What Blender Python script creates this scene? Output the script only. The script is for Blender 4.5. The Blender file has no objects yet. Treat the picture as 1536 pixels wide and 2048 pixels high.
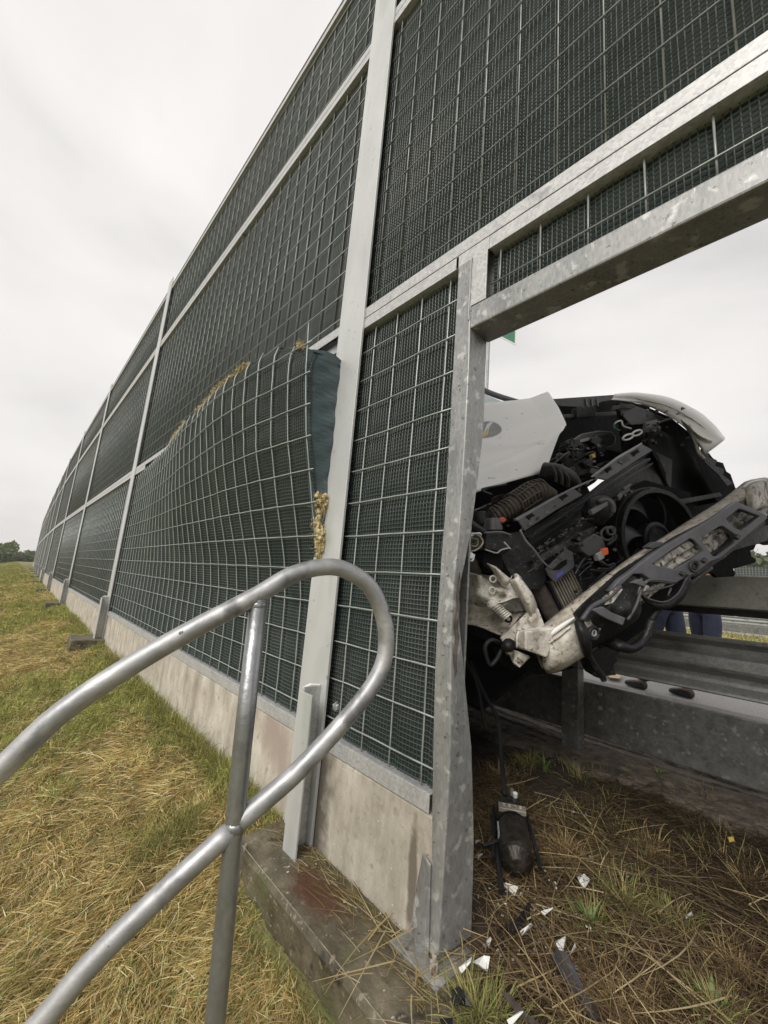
import bpy, bmesh, math, random
import numpy as np
from mathutils import Vector, Matrix
random.seed(7); rng = np.random.default_rng(11)
SC = bpy.context.scene
COL = SC.collection
# ------------------------------------------------------------------ camera
# camera axes (right, down, forward) solved from the photograph's vanishing points; wall runs along +Y, up is +Z
CR = np.array([[0.7345404, 0.17939429, 0.65442195],
               [-0.67368672, 0.07736223, 0.73495666],
               [0.08121949, -0.98073073, 0.17768123]])
F = 816.0
cam_d = bpy.data.cameras.new('camera'); cam = bpy.data.objects.new('camera', cam_d); COL.objects.link(cam)
cam_d.sensor_fit = 'HORIZONTAL'; cam_d.sensor_width = 36.0; cam_d.lens = 36.0 * F / 1536.0
cam_d.clip_start = 0.02; cam_d.clip_end = 3000.0
M = Matrix.Identity(4)
for i in range(3):
    M[i][0] = CR[i, 0]; M[i][1] = -CR[i, 1]; M[i][2] = -CR[i, 2]
cam.matrix_world = M
SC.camera = cam
SC.render.resolution_x = 768; SC.render.resolution_y = 1024; SC.render.resolution_percentage = 100
SC.view_settings.view_transform = 'Standard'; SC.view_settings.look = 'None'
SC.view_settings.exposure = 0.88; SC.view_settings.gamma = 1.0
try: SC.view_settings.use_curve_mapping = False
except Exception: pass
# ------------------------------------------------------------------ world and sun
SUN_EL, SUN_AZ = math.radians(38), math.radians(-108)      # soft light from above, left of the wall
world = bpy.data.worlds.new('World'); SC.world = world; world.use_nodes = True
wn, wl = world.node_tree.nodes, world.node_tree.links
wn.clear()
wo = wn.new('ShaderNodeOutputWorld'); bg = wn.new('ShaderNodeBackground'); bg.inputs[1].default_value = 0.1
sky = wn.new('ShaderNodeTexSky'); sky.sky_type = 'NISHITA'; sky.sun_disc = False
sky.sun_elevation = SUN_EL; sky.sun_rotation = SUN_AZ; sky.dust_density = 4.0
tc = wn.new('ShaderNodeTexCoord'); mp = wn.new('ShaderNodeMapping'); mp.inputs['Scale'].default_value = (1.0, 1.0, 2.6)
mp.inputs['Rotation'].default_value = (0.2, 0.1, 0.9)
nz = wn.new('ShaderNodeTexNoise'); nz.inputs['Scale'].default_value = 1.7; nz.inputs['Detail'].default_value = 6.0
nz.inputs['Roughness'].default_value = 0.46; nz.inputs['Distortion'].default_value = 0.35
cr = wn.new('ShaderNodeValToRGB')
cr.color_ramp.elements[0].position = 0.34; cr.color_ramp.elements[0].color = (0.66, 0.64, 0.628, 1)
cr.color_ramp.elements[1].position = 0.68; cr.color_ramp.elements[1].color = (0.93, 0.90, 0.875, 1)
e = cr.color_ramp.elements.new(0.5); e.color = (0.83, 0.805, 0.785, 1)
mu = wn.new('ShaderNodeMix'); mu.data_type = 'RGBA'; mu.blend_type = 'MULTIPLY'; mu.inputs[0].default_value = 1.0
mu.inputs[7].default_value = (5.95, 5.95, 5.95, 1)
mx = wn.new('ShaderNodeMix'); mx.data_type = 'RGBA'; mx.inputs[0].default_value = 0.97
wl.new(tc.outputs['Generated'], mp.inputs[0]); wl.new(mp.outputs[0], nz.inputs['Vector']); wl.new(nz.outputs[0], cr.inputs[0])
wl.new(cr.outputs[0], mu.inputs[6]); wl.new(sky.outputs[0], mx.inputs[6]); wl.new(mu.outputs[2], mx.inputs[7])
wl.new(mx.outputs[2], bg.inputs[0]); wl.new(bg.outputs[0], wo.inputs[0])
sd = bpy.data.lights.new('sun', 'SUN'); sd.energy = 1.5; sd.angle = math.radians(34); sd.color = (1.0, 0.96, 0.9)
so = bpy.data.objects.new('sun', sd); COL.objects.link(so)
sv = Vector((math.cos(SUN_EL) * math.sin(SUN_AZ), math.cos(SUN_EL) * math.cos(SUN_AZ), math.sin(SUN_EL)))
so.rotation_euler = sv.to_track_quat('Z', 'Y').to_euler()

# ------------------------------------------------------------------ helpers
def tag(o, label=None, cat=None, group=None, kind=None):
    if label: o['label'] = label
    if cat: o['category'] = cat
    if group: o['group'] = group
    if kind: o['kind'] = kind
    return o
def empty(name, loc=(0, 0, 0), rz=0.0):
    o = bpy.data.objects.new(name, None); COL.objects.link(o); o.location = loc; o.rotation_euler = (0, 0, rz)
    o.empty_display_size = 0.1
    return o
class MB:
    def __init__(s): s.v = []; s.f = []
    def add(s, vs, fs):
        b = len(s.v); s.v += [tuple(map(float, v)) for v in vs]; s.f += [tuple(b + i for i in f) for f in fs]; return s
    def box(s, a, b):
        x0, y0, z0 = a; x1, y1, z1 = b
        return s.add([(x0,y0,z0),(x1,y0,z0),(x1,y1,z0),(x0,y1,z0),(x0,y0,z1),(x1,y0,z1),(x1,y1,z1),(x0,y1,z1)],
                     [(0,3,2,1),(4,5,6,7),(0,1,5,4),(1,2,6,5),(2,3,7,6),(3,0,4,7)])
    def obox(s, c, ax, h):      # oriented box: centre, three axes, half sizes
        c = np.array(c, float); A = [np.array(a, float) * k for a, k in zip(ax, h)]
        vs = [c + A[0]*i + A[1]*j + A[2]*k for i, j, k in [(-1,-1,-1),(1,-1,-1),(1,1,-1),(-1,1,-1),(-1,-1,1),(1,-1,1),(1,1,1),(-1,1,1)]]
        return s.add(vs, [(0,3,2,1),(4,5,6,7),(0,1,5,4),(1,2,6,5),(2,3,7,6),(3,0,4,7)])
    def prism(s, poly, ext):    # polygon (3D points) pushed along a vector
        n = len(poly); e = np.array(ext, float); p = [np.array(q, float) for q in poly]
        return s.add(p + [q + e for q in p], [tuple(range(n))] + [tuple(range(2*n-1, n-1, -1))] + [(i, i+n, (i+1) % n + n, (i+1) % n) for i in range(n)])
    def tube(s, pts, r, n=8, cap=True):
        P = [Vector(tuple(map(float, p))) for p in pts]; rs = r if hasattr(r, '__len__') else [r] * len(P)
        up = None; rings = []
        for i, p in enumerate(P):
            d = (P[min(i+1, len(P)-1)] - P[max(i-1, 0)]).normalized()
            if up is None:
                up = d.orthogonal().normalized()
            up = (up - d * up.dot(d)).normalized(); sd_ = d.cross(up)
            rings.append([p + (up * math.cos(2*math.pi*k/n) + sd_ * math.sin(2*math.pi*k/n)) * rs[i] for k in range(n)])
        vs = [q for rg in rings for q in rg]
        fs = [(i*n+k, i*n+(k+1) % n, (i+1)*n+(k+1) % n, (i+1)*n+k) for i in range(len(P)-1) for k in range(n)]
        if cap: fs += [tuple(range(n-1, -1, -1)), tuple((len(P)-1)*n + k for k in range(n))]
        return s.add(vs, fs)
    def grid(s, rows):          # rows of equally many points -> sheet
        m = len(rows[0]); vs = [p for r_ in rows for p in r_]
        return s.add(vs, [(i*m+j, i*m+j+1, (i+1)*m+j+1, (i+1)*m+j) for i in range(len(rows)-1) for j in range(m-1)])
    def build(s, name, m=None, parent=None, smooth=False, bevel=0.0, solid=0.0):
        me = bpy.data.meshes.new(name); me.from_pydata(s.v, [], s.f); me.update()
        o = bpy.data.objects.new(name, me); COL.objects.link(o)
        if m: me.materials.append(m)
        if parent: o.parent = parent
        if smooth: me.shade_smooth()
        if solid:
            q = o.modifiers.new('s', 'SOLIDIFY'); q.thickness = solid; q.offset = 0
        if bevel:
            q = o.modifiers.new('b', 'BEVEL'); q.width = bevel; q.segments = 2; q.limit_method = 'ANGLE'
            if smooth is False and hasattr(me, 'shade_smooth'): pass
        return o
def share(name, mesh, parent=None, loc=None, rot=None, scale=None):
    o = bpy.data.objects.new(name, mesh); COL.objects.link(o)
    if parent: o.parent = parent
    if loc is not None: o.location = loc
    if rot is not None: o.rotation_euler = rot
    if scale is not None: o.scale = scale
    return o
def kids(o): return [c for c in bpy.data.objects if c.parent == o]
def copy_tree(o, parent=None):
    c = o.copy(); COL.objects.link(c)
    if parent: c.parent = parent
    for ch in kids(o): copy_tree(ch, c)
    return c
def spline(pts, k=8):           # Catmull-Rom through points
    P = [np.array(p, float) for p in pts]; P = [2*P[0]-P[1]] + P + [2*P[-1]-P[-2]]; out = []
    for i in range(1, len(P)-2):
        for t in np.linspace(0, 1, k, endpoint=False):
            a, b, c, d = P[i-1:i+3]
            out.append(.5*((2*b)+(-a+c)*t+(2*a-5*b+4*c-d)*t*t+(-a+3*b-3*c+d)*t**3))
    return out + [P[-2]]
def ray(px, py):
    v = CR @ np.array([px-768.0, py-1024.0, F]); return v / np.linalg.norm(v)
def rz_(px, py, z): r = ray(px, py); return r * (z / r[2])
def rx_(px, py, x=1.0): r = ray(px, py); return r * (x / r[0])
def vnoise(x, y, seed=0):       # smooth value noise, numpy
    x = np.asarray(x, float); y = np.asarray(y, float)
    xi = np.floor(x).astype(int); yi = np.floor(y).astype(int); fx = x-xi; fy = y-yi
    h = lambda a, b: (np.abs(np.sin(a*127.1+b*311.7+seed*17.3)*43758.5453) % 1.0)
    fx = fx*fx*(3-2*fx); fy = fy*fy*(3-2*fy)
    return (h(xi,yi)*(1-fx)+h(xi+1,yi)*fx)*(1-fy)+(h(xi,yi+1)*(1-fx)+h(xi+1,yi+1)*fx)*fy

# ------------------------------------------------------------------ materials
def mat(name, c1, c2=None, scale=6.0, rough=0.6, metal=0.0, bump=0.0, bscale=None, stretch=(1,1,1), ramp=(0.35, 0.65),
        spots=None, detail=6.0, rough2=None, spec=None, vor=False, bdist=0.01, voro_mix=None, obj=False):
    m = bpy.data.materials.new(name); m.use_nodes = True; nt = m.node_tree; N, L = nt.nodes, nt.links
    b = N['Principled BSDF']; b.inputs['Roughness'].default_value = rough; b.inputs['Metallic'].default_value = metal
    if spec is not None: b.inputs['Specular IOR Level'].default_value = spec
    c1 = tuple(c1) + (1,); b.inputs['Base Color'].default_value = c1
    if c2 is None and not bump: return m
    if obj:
        g = N.new('ShaderNodeTexCoord'); src = g.outputs['Object']
    else:
        g = N.new('ShaderNodeNewGeometry'); src = g.outputs['Position']
    mp_ = N.new('ShaderNodeMapping'); mp_.inputs['Scale'].default_value = stretch; L.new(src, mp_.inputs[0])
    if c2 is not None:
        n1 = N.new('ShaderNodeTexNoise'); n1.inputs['Scale'].default_value = scale; n1.inputs['Detail'].default_value = detail
        n1.inputs['Roughness'].default_value = 0.62
        L.new(mp_.outputs[0], n1.inputs['Vector']); out = n1.outputs[0]
        if vor:
            v = N.new('ShaderNodeTexVoronoi'); v.inputs['Scale'].default_value = vor; L.new(mp_.outputs[0], v.inputs['Vector'])
            sp = N.new('ShaderNodeSeparateColor'); L.new(v.outputs['Color'], sp.inputs[0])
            ad = N.new('ShaderNodeMix'); ad.inputs[0].default_value = voro_mix or 0.5
            L.new(out, ad.inputs[2]); L.new(sp.outputs[0], ad.inputs[3]); out = ad.outputs[0]
        r = N.new('ShaderNodeValToRGB'); r.color_ramp.elements[0].position, r.color_ramp.elements[1].position = ramp
        r.color_ramp.elements[0].color = c1; r.color_ramp.elements[1].color = tuple(c2) + (1,)
        L.new(out, r.inputs[0]); col = r.outputs[0]
        for sp_ in (spots or []):
            sc, th, wd, cc = sp_[:4]
            n2 = N.new('ShaderNodeTexNoise'); n2.inputs['Scale'].default_value = sc; n2.inputs['Detail'].default_value = 5.0
            m2 = N.new('ShaderNodeMapping'); m2.inputs['Scale'].default_value = sp_[4] if len(sp_) > 4 else (1,1,1)
            m2.inputs['Location'].default_value = (sc*0.37, 3.1, 1.7)
            L.new(src, m2.inputs[0]); L.new(m2.outputs[0], n2.inputs['Vector'])
            mr = N.new('ShaderNodeMapRange'); mr.inputs[1].default_value = th; mr.inputs[2].default_value = th + wd
            L.new(n2.outputs[0], mr.inputs[0])
            mm = N.new('ShaderNodeMix'); mm.data_type = 'RGBA'; L.new(mr.outputs[0], mm.inputs[0]); L.new(col, mm.inputs[6]); mm.inputs[7].default_value = tuple(cc) + (1,)
            col = mm.outputs[2]
        L.new(col, b.inputs['Base Color'])
        if rough2 is not None:
            mr = N.new('ShaderNodeMapRange'); mr.inputs[1].default_value = ramp[0]; mr.inputs[2].default_value = ramp[1]
            mr.inputs[3].default_value = rough; mr.inputs[4].default_value = rough2; L.new(out, mr.inputs[0]); L.new(mr.outputs[0], b.inputs['Roughness'])
    if bump:
        n3 = N.new('ShaderNodeTexNoise'); n3.inputs['Scale'].default_value = bscale or scale*4; n3.inputs['Detail'].default_value = 8.0
        L.new(mp_.outputs[0], n3.inputs['Vector'])
        bp = N.new('ShaderNodeBump'); bp.inputs['Strength'].default_value = bump; bp.inputs['Distance'].default_value = bdist
        L.new(n3.outputs[0], bp.inputs['Height']); L.new(bp.outputs[0], b.inputs['Normal'])
    return m
def tint_mat(name, rough=0.75, trans=0.25):     # colour comes from each blade's own tint attribute
    m = bpy.data.materials.new(name); m.use_nodes = True; N, L = m.node_tree.nodes, m.node_tree.links
    b = N['Principled BSDF']; b.inputs['Roughness'].default_value = rough; b.inputs['Specular IOR Level'].default_value = 0.25
    a = N.new('ShaderNodeAttribute'); a.attribute_name = 'tint'; L.new(a.outputs['Color'], b.inputs['Base Color'])
    if trans:
        t = N.new('ShaderNodeBsdfTranslucent'); L.new(a.outputs['Color'], t.inputs['Color'])
        mxs = N.new('ShaderNodeMixShader'); mxs.inputs[0].default_value = trans
        o = N['Material Output']; L.new(b.outputs[0], mxs.inputs[1]); L.new(t.outputs[0], mxs.inputs[2]); L.new(mxs.outputs[0], o.inputs[0])
    return m
m_galv = mat('galvanised_steel', (0.20,0.205,0.205), (0.37,0.37,0.365), 9, 0.42, 0.45, vor=150, voro_mix=0.22, stretch=(1,1,0.4), ramp=(0.25,0.75), rough2=0.55, bump=0.08, bscale=60,
             spots=[(22, 0.58, 0.08, (0.50,0.50,0.485)), (7, 0.60, 0.12, (0.19,0.19,0.185), (1,1,.4)), (60, .64, .05, (.14,.135,.125)), (70, .66, .07, (.44,.44,.43), (1,1,.3))])
m_galv_post = mat('galvanised_post', (0.46,0.47,0.465), (0.57,0.58,0.57), 5, 0.45, 0.25, ramp=(0.3,0.7), bump=0.05, bscale=90, stretch=(1,1,0.45),
             spots=[(30, 0.66, 0.08, (0.34,0.35,0.34)), (3.0, 0.58, 0.2, (0.37,0.40,0.37), (3,3,0.5))])
m_galv_rail = mat('galvanised_rail', (0.38,0.385,0.39), (0.56,0.56,0.55), 14, 0.42, 0.35, vor=120, voro_mix=0.4, ramp=(0.25,0.75), rough2=0.5, bump=0.06, bscale=80,
             spots=[(26, 0.62, 0.06, (0.56,0.56,0.55)), (9, 0.64, 0.1, (0.2,0.2,0.21))])
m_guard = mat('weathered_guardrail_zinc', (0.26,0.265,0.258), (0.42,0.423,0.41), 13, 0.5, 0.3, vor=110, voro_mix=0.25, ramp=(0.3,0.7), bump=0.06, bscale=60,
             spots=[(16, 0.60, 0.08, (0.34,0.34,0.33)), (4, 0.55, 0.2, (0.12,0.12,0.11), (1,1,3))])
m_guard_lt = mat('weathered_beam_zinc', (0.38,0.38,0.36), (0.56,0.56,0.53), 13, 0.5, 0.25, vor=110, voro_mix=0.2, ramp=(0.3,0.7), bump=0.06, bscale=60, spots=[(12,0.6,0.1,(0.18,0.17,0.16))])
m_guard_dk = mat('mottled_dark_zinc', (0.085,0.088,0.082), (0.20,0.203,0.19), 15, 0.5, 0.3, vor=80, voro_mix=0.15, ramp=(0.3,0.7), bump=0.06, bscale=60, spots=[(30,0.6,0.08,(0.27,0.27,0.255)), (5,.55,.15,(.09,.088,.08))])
m_beam_shade = mat('painted_underside_shade', (0.012,0.011,0.010), (0.03,0.028,0.026), 20, 0.9, 0)  # near-black colour painting the shade under the guardrail's upper beam
m_conc = mat('weathered_concrete', (0.25,0.22,0.17), (0.56,0.52,0.445), 6, 0.9, 0, stretch=(1.5,1.5,0.75), ramp=(0.28,0.66), bump=0.35, bscale=90, bdist=0.004,
             spots=[(60, 0.66, 0.05, (0.56,0.55,0.52)), (3.2, 0.56, 0.22, (0.24,0.215,0.17), (3,3,0.5)), (110, 0.66, 0.05, (0.15,0.13,0.10)), (24, .60, .10, (.33,.29,.22)), (2.2, .57, .12, (.33,.27,.23))])
m_plinth = mat('mossy_wet_concrete', (0.048,0.041,0.026), (0.160,0.137,0.092), 9, 0.25, 0, ramp=(0.32,0.66), bump=0.9, bscale=46, bdist=0.008, rough2=0.8,
             spots=[(70, 0.67, 0.04, (0.36,0.34,0.28)), (4, 0.54, 0.14, (0.085,0.09,0.04)), (13, 0.60, 0.08, (0.04,0.034,0.024)), (40, 0.62, 0.06, (0.23,0.20,0.145))])
def stain(m, c, r, col):       # one irregular stain with a place of its own on the concrete
    N, L = m.node_tree.nodes, m.node_tree.links; b = N['Principled BSDF']; src = b.inputs['Base Color'].links[0].from_socket
    g = N.new('ShaderNodeNewGeometry'); nz_ = N.new('ShaderNodeTexNoise'); nz_.inputs['Scale'].default_value = 16; nz_.inputs['Detail'].default_value = 6
    mp2 = N.new('ShaderNodeMapping'); mp2.inputs['Location'].default_value = tuple(-ci/ri for ci, ri in zip(c, r)); mp2.inputs['Scale'].default_value = tuple(1/ri for ri in r)
    ln_ = N.new('ShaderNodeVectorMath'); ln_.operation = 'LENGTH'; L.new(g.outputs['Position'], mp2.inputs[0]); L.new(mp2.outputs[0], ln_.inputs[0]); L.new(g.outputs['Position'], nz_.inputs['Vector'])
    ad = N.new('ShaderNodeMath'); ad.operation = 'MULTIPLY_ADD'; L.new(nz_.outputs[0], ad.inputs[0]); ad.inputs[1].default_value = 1.3; L.new(ln_.outputs['Value'], ad.inputs[2])
    mr = N.new('ShaderNodeMapRange'); mr.inputs[1].default_value = 1.35; mr.inputs[2].default_value = 1.85; mr.inputs[3].default_value = .9; mr.inputs[4].default_value = 0; L.new(ad.outputs[0], mr.inputs[0])
    mm = N.new('ShaderNodeMix'); mm.data_type = 'RGBA'; L.new(mr.outputs[0], mm.inputs[0]); L.new(src, mm.inputs[6]); mm.inputs[7].default_value = tuple(col) + (1,); L.new(mm.outputs[2], b.inputs['Base Color'])
stain(m_plinth, (.89, 1.16, -.95), (.065, .13, .08), (.095, .042, .024))
stain(m_conc, (1.0, 1.40, -.85), (.2, .11, .5), (.09, .078, .06)); stain(m_conc, (1.0, .875, -.80), (.2, .018, .14), (.13, .11, .085))
m_plinth_edge = mat('dried_mortar', (0.18,0.16,0.11), (0.34,0.31,0.24), 30, 0.9)
m_fabric = mat('dark_green_acoustic_felt', (0.010,0.017,0.015), (0.022,0.031,0.028), 3, 0.85, 0, ramp=(0.3,0.7), bump=0.3, bscale=160, bdist=0.003,
             spots=[(0.9, .50, .2, (.036,.042,.038), (1,1,1.6)), (6, .62, .12, (.012,.018,.014)), (2.2, 0.58, 0.12, (0.033,0.038,0.035))])
m_net = mat('green_plastic_netting', (0.030,0.048,0.041), (0.065,0.087,0.078), 5, 0.42, 0, ramp=(0.3,0.7), spots=[(1.3, .52, .2, (.095,.11,.10)), (7, .62, .1, (.03,.045,.035))])
m_tarp = mat('teal_tarpaulin', (0.035,0.060,0.068), (0.052,0.080,0.088), 7, 0.42, 0, ramp=(0.3,0.7), bump=0.5, bscale=9, stretch=(1,1,3.5), bdist=0.015, spots=[(12,0.63,0.06,(0.09,0.12,0.12))])
m_wire = mat('zinc_wire', (0.30,0.335,0.315), (0.44,0.47,0.45), 12, 0.4, 0.35)
m_wire_dark = mat('dull_zinc_wire', (0.22,0.235,0.225), (0.33,0.35,0.335), 12, 0.45, 0.35)
m_wool = mat('yellow_mineral_wool', (0.36,0.27,0.12), (0.74,0.65,0.40), 40, 0.95, 0, ramp=(0.3,0.7), bump=1.0, bscale=90, bdist=0.01)
m_pipe = mat('galvanised_pipe', (0.27,0.275,0.285), (0.44,0.445,0.45), 13, 0.40, 0.72, ramp=(0.3,0.7), rough2=0.62, bump=0.3, bscale=38, bdist=.004,
             spots=[(4.5, 0.50, 0.22, (0.58,0.575,0.565), (1,1,3)), (12, 0.60, 0.10, (0.19,0.19,0.195), (1,1,.6)), (70, 0.70, 0.03, (0.12,0.11,0.10))])
m_pipe_post = mat('galvanised_pipe_post', (0.26,0.27,0.28), (0.38,0.39,0.40), 11, 0.36, 0.8, vor=90, voro_mix=0.12, ramp=(0.3,0.7), bump=0.15, bscale=50, spots=[(20, .62, .1, (.42,.42,.42), (1,1,.4))])
m_white = mat('white_van_paint', (0.83,0.82,0.79), (0.86,0.85,0.83), 3, 0.35, 0, ramp=(0.3,0.7), bump=0.0, bscale=12,
             spots=[(120, 0.69, 0.03, (0.36,0.33,0.28)), (22, 0.66, 0.06, (0.46,0.43,0.37))])
m_cream = mat('dirty_cream_primer', (0.30,0.275,0.235), (0.70,0.675,0.61), 13, 0.5, 0, ramp=(0.34,0.60), bump=0.5, bscale=55,
             spots=[(60, 0.60, 0.06, (0.20,0.165,0.12)), (14, 0.64, 0.08, (0.15,0.12,0.09))])
m_rusty = mat('dirty_rust_dusted_steel', (0.27,0.235,0.19), (0.56,0.52,0.45), 30, 0.75, 0.1, ramp=(0.3,0.7), bump=0.5, bscale=80,
             spots=[(50, 0.58, 0.08, (0.13,0.09,0.06))])
m_beam = mat('grimy_bumper_beam', (0.10,0.09,0.078), (0.50,0.475,0.43), 30, 0.6, 0.1, ramp=(0.36,0.6), bump=0.4, bscale=60,
             spots=[(45, 0.55, 0.06, (0.05,0.04,0.03))])
m_black = mat('black_plastic', (0.005,0.005,0.006), (0.014,0.014,0.016), 12, 0.38, 0, spec=0.35, ramp=(0.3,0.7), bump=0.35, bscale=50, rough2=.6, spots=[(34, .60, .12, (.045,.042,.038)), (110, .66, .05, (.10,.095,.085))])
m_black_matt = mat('matt_black_liner', (0.003,0.003,0.0035), (0.008,0.008,0.009), 8, 0.75, 0, spec=0.12, ramp=(0.3,0.7), bump=0.4, bscale=30)
m_grey_pl = mat('dusty_grey_plastic', (0.030,0.030,0.034), (0.062,0.062,0.067), 14, 0.5, 0, ramp=(0.3,0.7), bump=0.1, bscale=60, spots=[(60,0.68,0.05,(0.14,0.13,0.12))])
m_grey_lt = mat('grey_grille_plastic', (0.065,0.065,0.075), (0.115,0.115,0.128), 12, 0.45, 0, ramp=(0.3,0.7), spots=[(30,0.64,0.08,(0.07,0.07,0.07))])
m_hose = mat('dusty_brown_hose', (0.03,0.024,0.02), (0.095,0.078,0.062), 25, 0.8, 0, ramp=(0.3,0.7), bump=0.4, bscale=60)
m_motor = mat('oily_cast_metal', (0.012,0.010,0.008), (0.055,0.046,0.036), 26, 0.32, 0.5, ramp=(.35,.7), bump=.4, bscale=60, rough2=.55)
m_rubber = mat('tyre_rubber', (0.008,0.008,0.008), (0.016,0.016,0.015), 20, 0.85, 0, bump=0.3)
m_alu = mat('dusty_aluminium', (0.26,0.23,0.19), (0.42,0.39,0.33), 30, 0.5, 0.5, ramp=(0.3,0.7))
m_orange = mat('orange_plastic', (0.72,0.13,0.03))
m_blue = mat('blue_connector', (0.06,0.07,0.30))
m_yellow = mat('yellow_paint', (0.65,0.45,0.08))
m_logo_grey = mat('grey_decal', (0.24,0.25,0.25), (0.30,0.31,0.31), 20)
m_glass = mat('windscreen_glass', (0.30,0.40,0.38), None, rough=0.1); m_glass.node_tree.nodes['Principled BSDF'].inputs['Metallic'].default_value = 0.2
m_headglass = mat('headlamp_plastic', (0.5,0.5,0.5), (0.75,0.75,0.74), 40, 0.2, 0.3)
m_soil = mat('soil', (0.016,0.011,0.007), (0.05,0.034,0.021), 9, 0.95, 0, ramp=(0.3,0.7), bump=0.8, bscale=40, bdist=0.02)
m_turf = mat('thatched_turf', (0.15,0.125,0.05), (0.24,0.21,0.085), 1.6, 0.95, 0, ramp=(0.35,0.62), bump=0.9, bscale=45, bdist=0.03, stretch=(2.4,1,1),
             spots=[(0.8, 0.50, 0.10, (0.16,0.185,0.06)), (26, 0.6, 0.1, (0.27,0.21,0.10))])
m_asphalt = mat('pale_asphalt', (0.17,0.165,0.16), (0.34,0.33,0.32), 90, 0.8, 0, ramp=(0.35,0.6), detail=3, bump=0.4, bscale=160, bdist=0.006)
m_dirt = mat('road_edge_dirt', (0.045,0.035,0.026), (0.14,0.115,0.09), 16, 0.95, 0, ramp=(0.35,0.62), bump=0.8, bscale=60, bdist=0.015)
m_median = mat('median_grass', (0.13,0.14,0.045), (0.34,0.29,0.12), 3, 0.9, 0, ramp=(0.35,0.6), bump=0.6, bscale=14, bdist=0.05)
m_paintw = mat('white_road_paint', (0.7,0.7,0.68), (0.55,0.55,0.52), 30, 0.7)
m_bark = mat('bark', (0.06,0.05,0.04), (0.11,0.09,0.07), 12, 0.9, bump=0.5)
m_blade = tint_mat('grass_blades'); m_leaf = tint_mat('leaves', 0.6, 0.3)
m_navy = mat('navy_trousers', (0.012,0.016,0.035), (0.022,0.028,0.055), 14, 0.85, bump=0.4, bscale=25)
m_vest = mat('orange_vest', (0.80,0.11,0.02), (0.9,0.16,0.03), 10, 0.7)
m_skin = mat('skin', (0.42,0.25,0.18)); m_hair = mat('dark_hair', (0.03,0.02,0.015)); m_shoe = mat('black_leather', (0.012,0.012,0.014), None, rough=0.35)
m_signg = mat('green_sign_face', (0.06,0.20,0.13)); m_signw = mat('white_sign_edge', (0.75,0.76,0.74))

# ------------------------------------------------------------------ ground
def gz_left(x, y):
    x = np.asarray(x, float); y = np.asarray(y, float)
    d = np.clip(1.0 - x, 0, 12)
    z = -0.955 - 0.30*np.minimum(d, 1.2) - 0.16*np.clip(d-1.2, 0, 6)
    pit = np.exp(-(((x-0.45)/0.5)**2)) * np.clip((1.75-y)/0.5, 0, 1)
    z = z - 0.17*pit
    z = z + 0.035*(vnoise(x*2.1, y*2.1)-.5) + 0.02*(vnoise(x*6, y*6, 3)-.5)
    z = z - 0.02*np.clip(y-88, 0, 150)
    return z
def gz_right(x, y):
    x = np.asarray(x, float); y = np.asarray(y, float)
    z = -0.925 + 0.05*np.clip((x-1.3)/1.4, 0, 1) + 0.03*(vnoise(x*2.5, y*2.5, 5)-.5)*(x < 2.6) + 0.015*(vnoise(x*8, y*8, 6)-.5)*(x < 2.6)
    return z
def ground_z(x, y): return np.where(np.asarray(x) < 1.05, gz_left(x, y), gz_right(x, y))
xs = np.concatenate([[-420,-200,-100,-40,-20,-12], np.linspace(-8,-1.5,12), np.linspace(-1.3,1.02,30), np.linspace(1.1,2.9,26), [3.0,5,9,14,20,40,90,200,420]])
ys = np.concatenate([[-420,-200,-60,-20,-8,-4], np.linspace(-3,4,72), np.linspace(4.2,20,60), np.linspace(21,110,46), [130,160,220,320,420]])
rows = []
for y in ys:
    z = ground_z(xs, np.full_like(xs, y))
    z = np.where(xs >= 2.95, -0.875, z)
    rows.append([(x, y, zz) for x, zz in zip(xs, z)])
g = MB().grid(rows).build('ground', m_turf, smooth=True); tag(g, kind='structure')
g.data.materials.append(m_soil); g.data.materials.append(m_median)
cx = np.array([sum(g.data.vertices[i].co.x for i in p.vertices)/4 for p in g.data.polygons])
cy = np.array([sum(g.data.vertices[i].co.y for i in p.vertices)/4 for p in g.data.polygons])
g.data.polygons.foreach_set('material_index', np.where((cx < 1.03) | ((cy > 20) & (cx < 3.0)), 0, np.where(cx < 3.0, 1, 2)).astype(np.int32))
# road surface and shoulder
road = MB().add([(2.82,-60,-0.868),(13.6,-60,-0.868),(13.6,160,-0.868),(2.82,160,-0.868)], [(0,1,2,3)]).build('road', m_asphalt); tag(road, kind='structure')
road2 = MB().add([(25,-60,-0.868),(35,-60,-0.868),(35,160,-0.868),(25,160,-0.868)], [(0,1,2,3)]).build('far_road', m_asphalt); tag(road2, kind='structure')
lm = MB()
for x in (3.5, 13.0): lm.add([(x,-60,-0.864),(x+.18,-60,-0.864),(x+.18,160,-0.864),(x,160,-0.864)], [(0,1,2,3)])
for k in range(-3, 12): lm.add([(8.0,k*12,-0.864),(8.14,k*12,-0.864),(8.14,k*12+5,-0.864),(8.0,k*12+5,-0.864)], [(0,1,2,3)])
tag(lm.build('road_markings', m_paintw), kind='structure')
# crumbling asphalt edge with cracks between grass and guardrail
rw = []
for y in np.linspace(-3, 9, 150):
    e0 = 2.40 + 0.07*float(vnoise(y*4, 1.3)) + 0.03*float(vnoise(y*15, 4.1))
    rw.append([(x, y, -0.872 + (0.016 if i not in (0,) else -0.03) + 0.014*float(vnoise(x*11, y*5, 8)) - (0.012 if abs((x+0.05*math.sin(y*2)) % 0.11) < 0.018 else 0)) for i, x in enumerate(np.concatenate([[e0-0.03], np.linspace(e0, 3.12, 34)]))])
tag(MB().grid(rw).build('road_shoulder', m_dirt), kind='structure')

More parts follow.
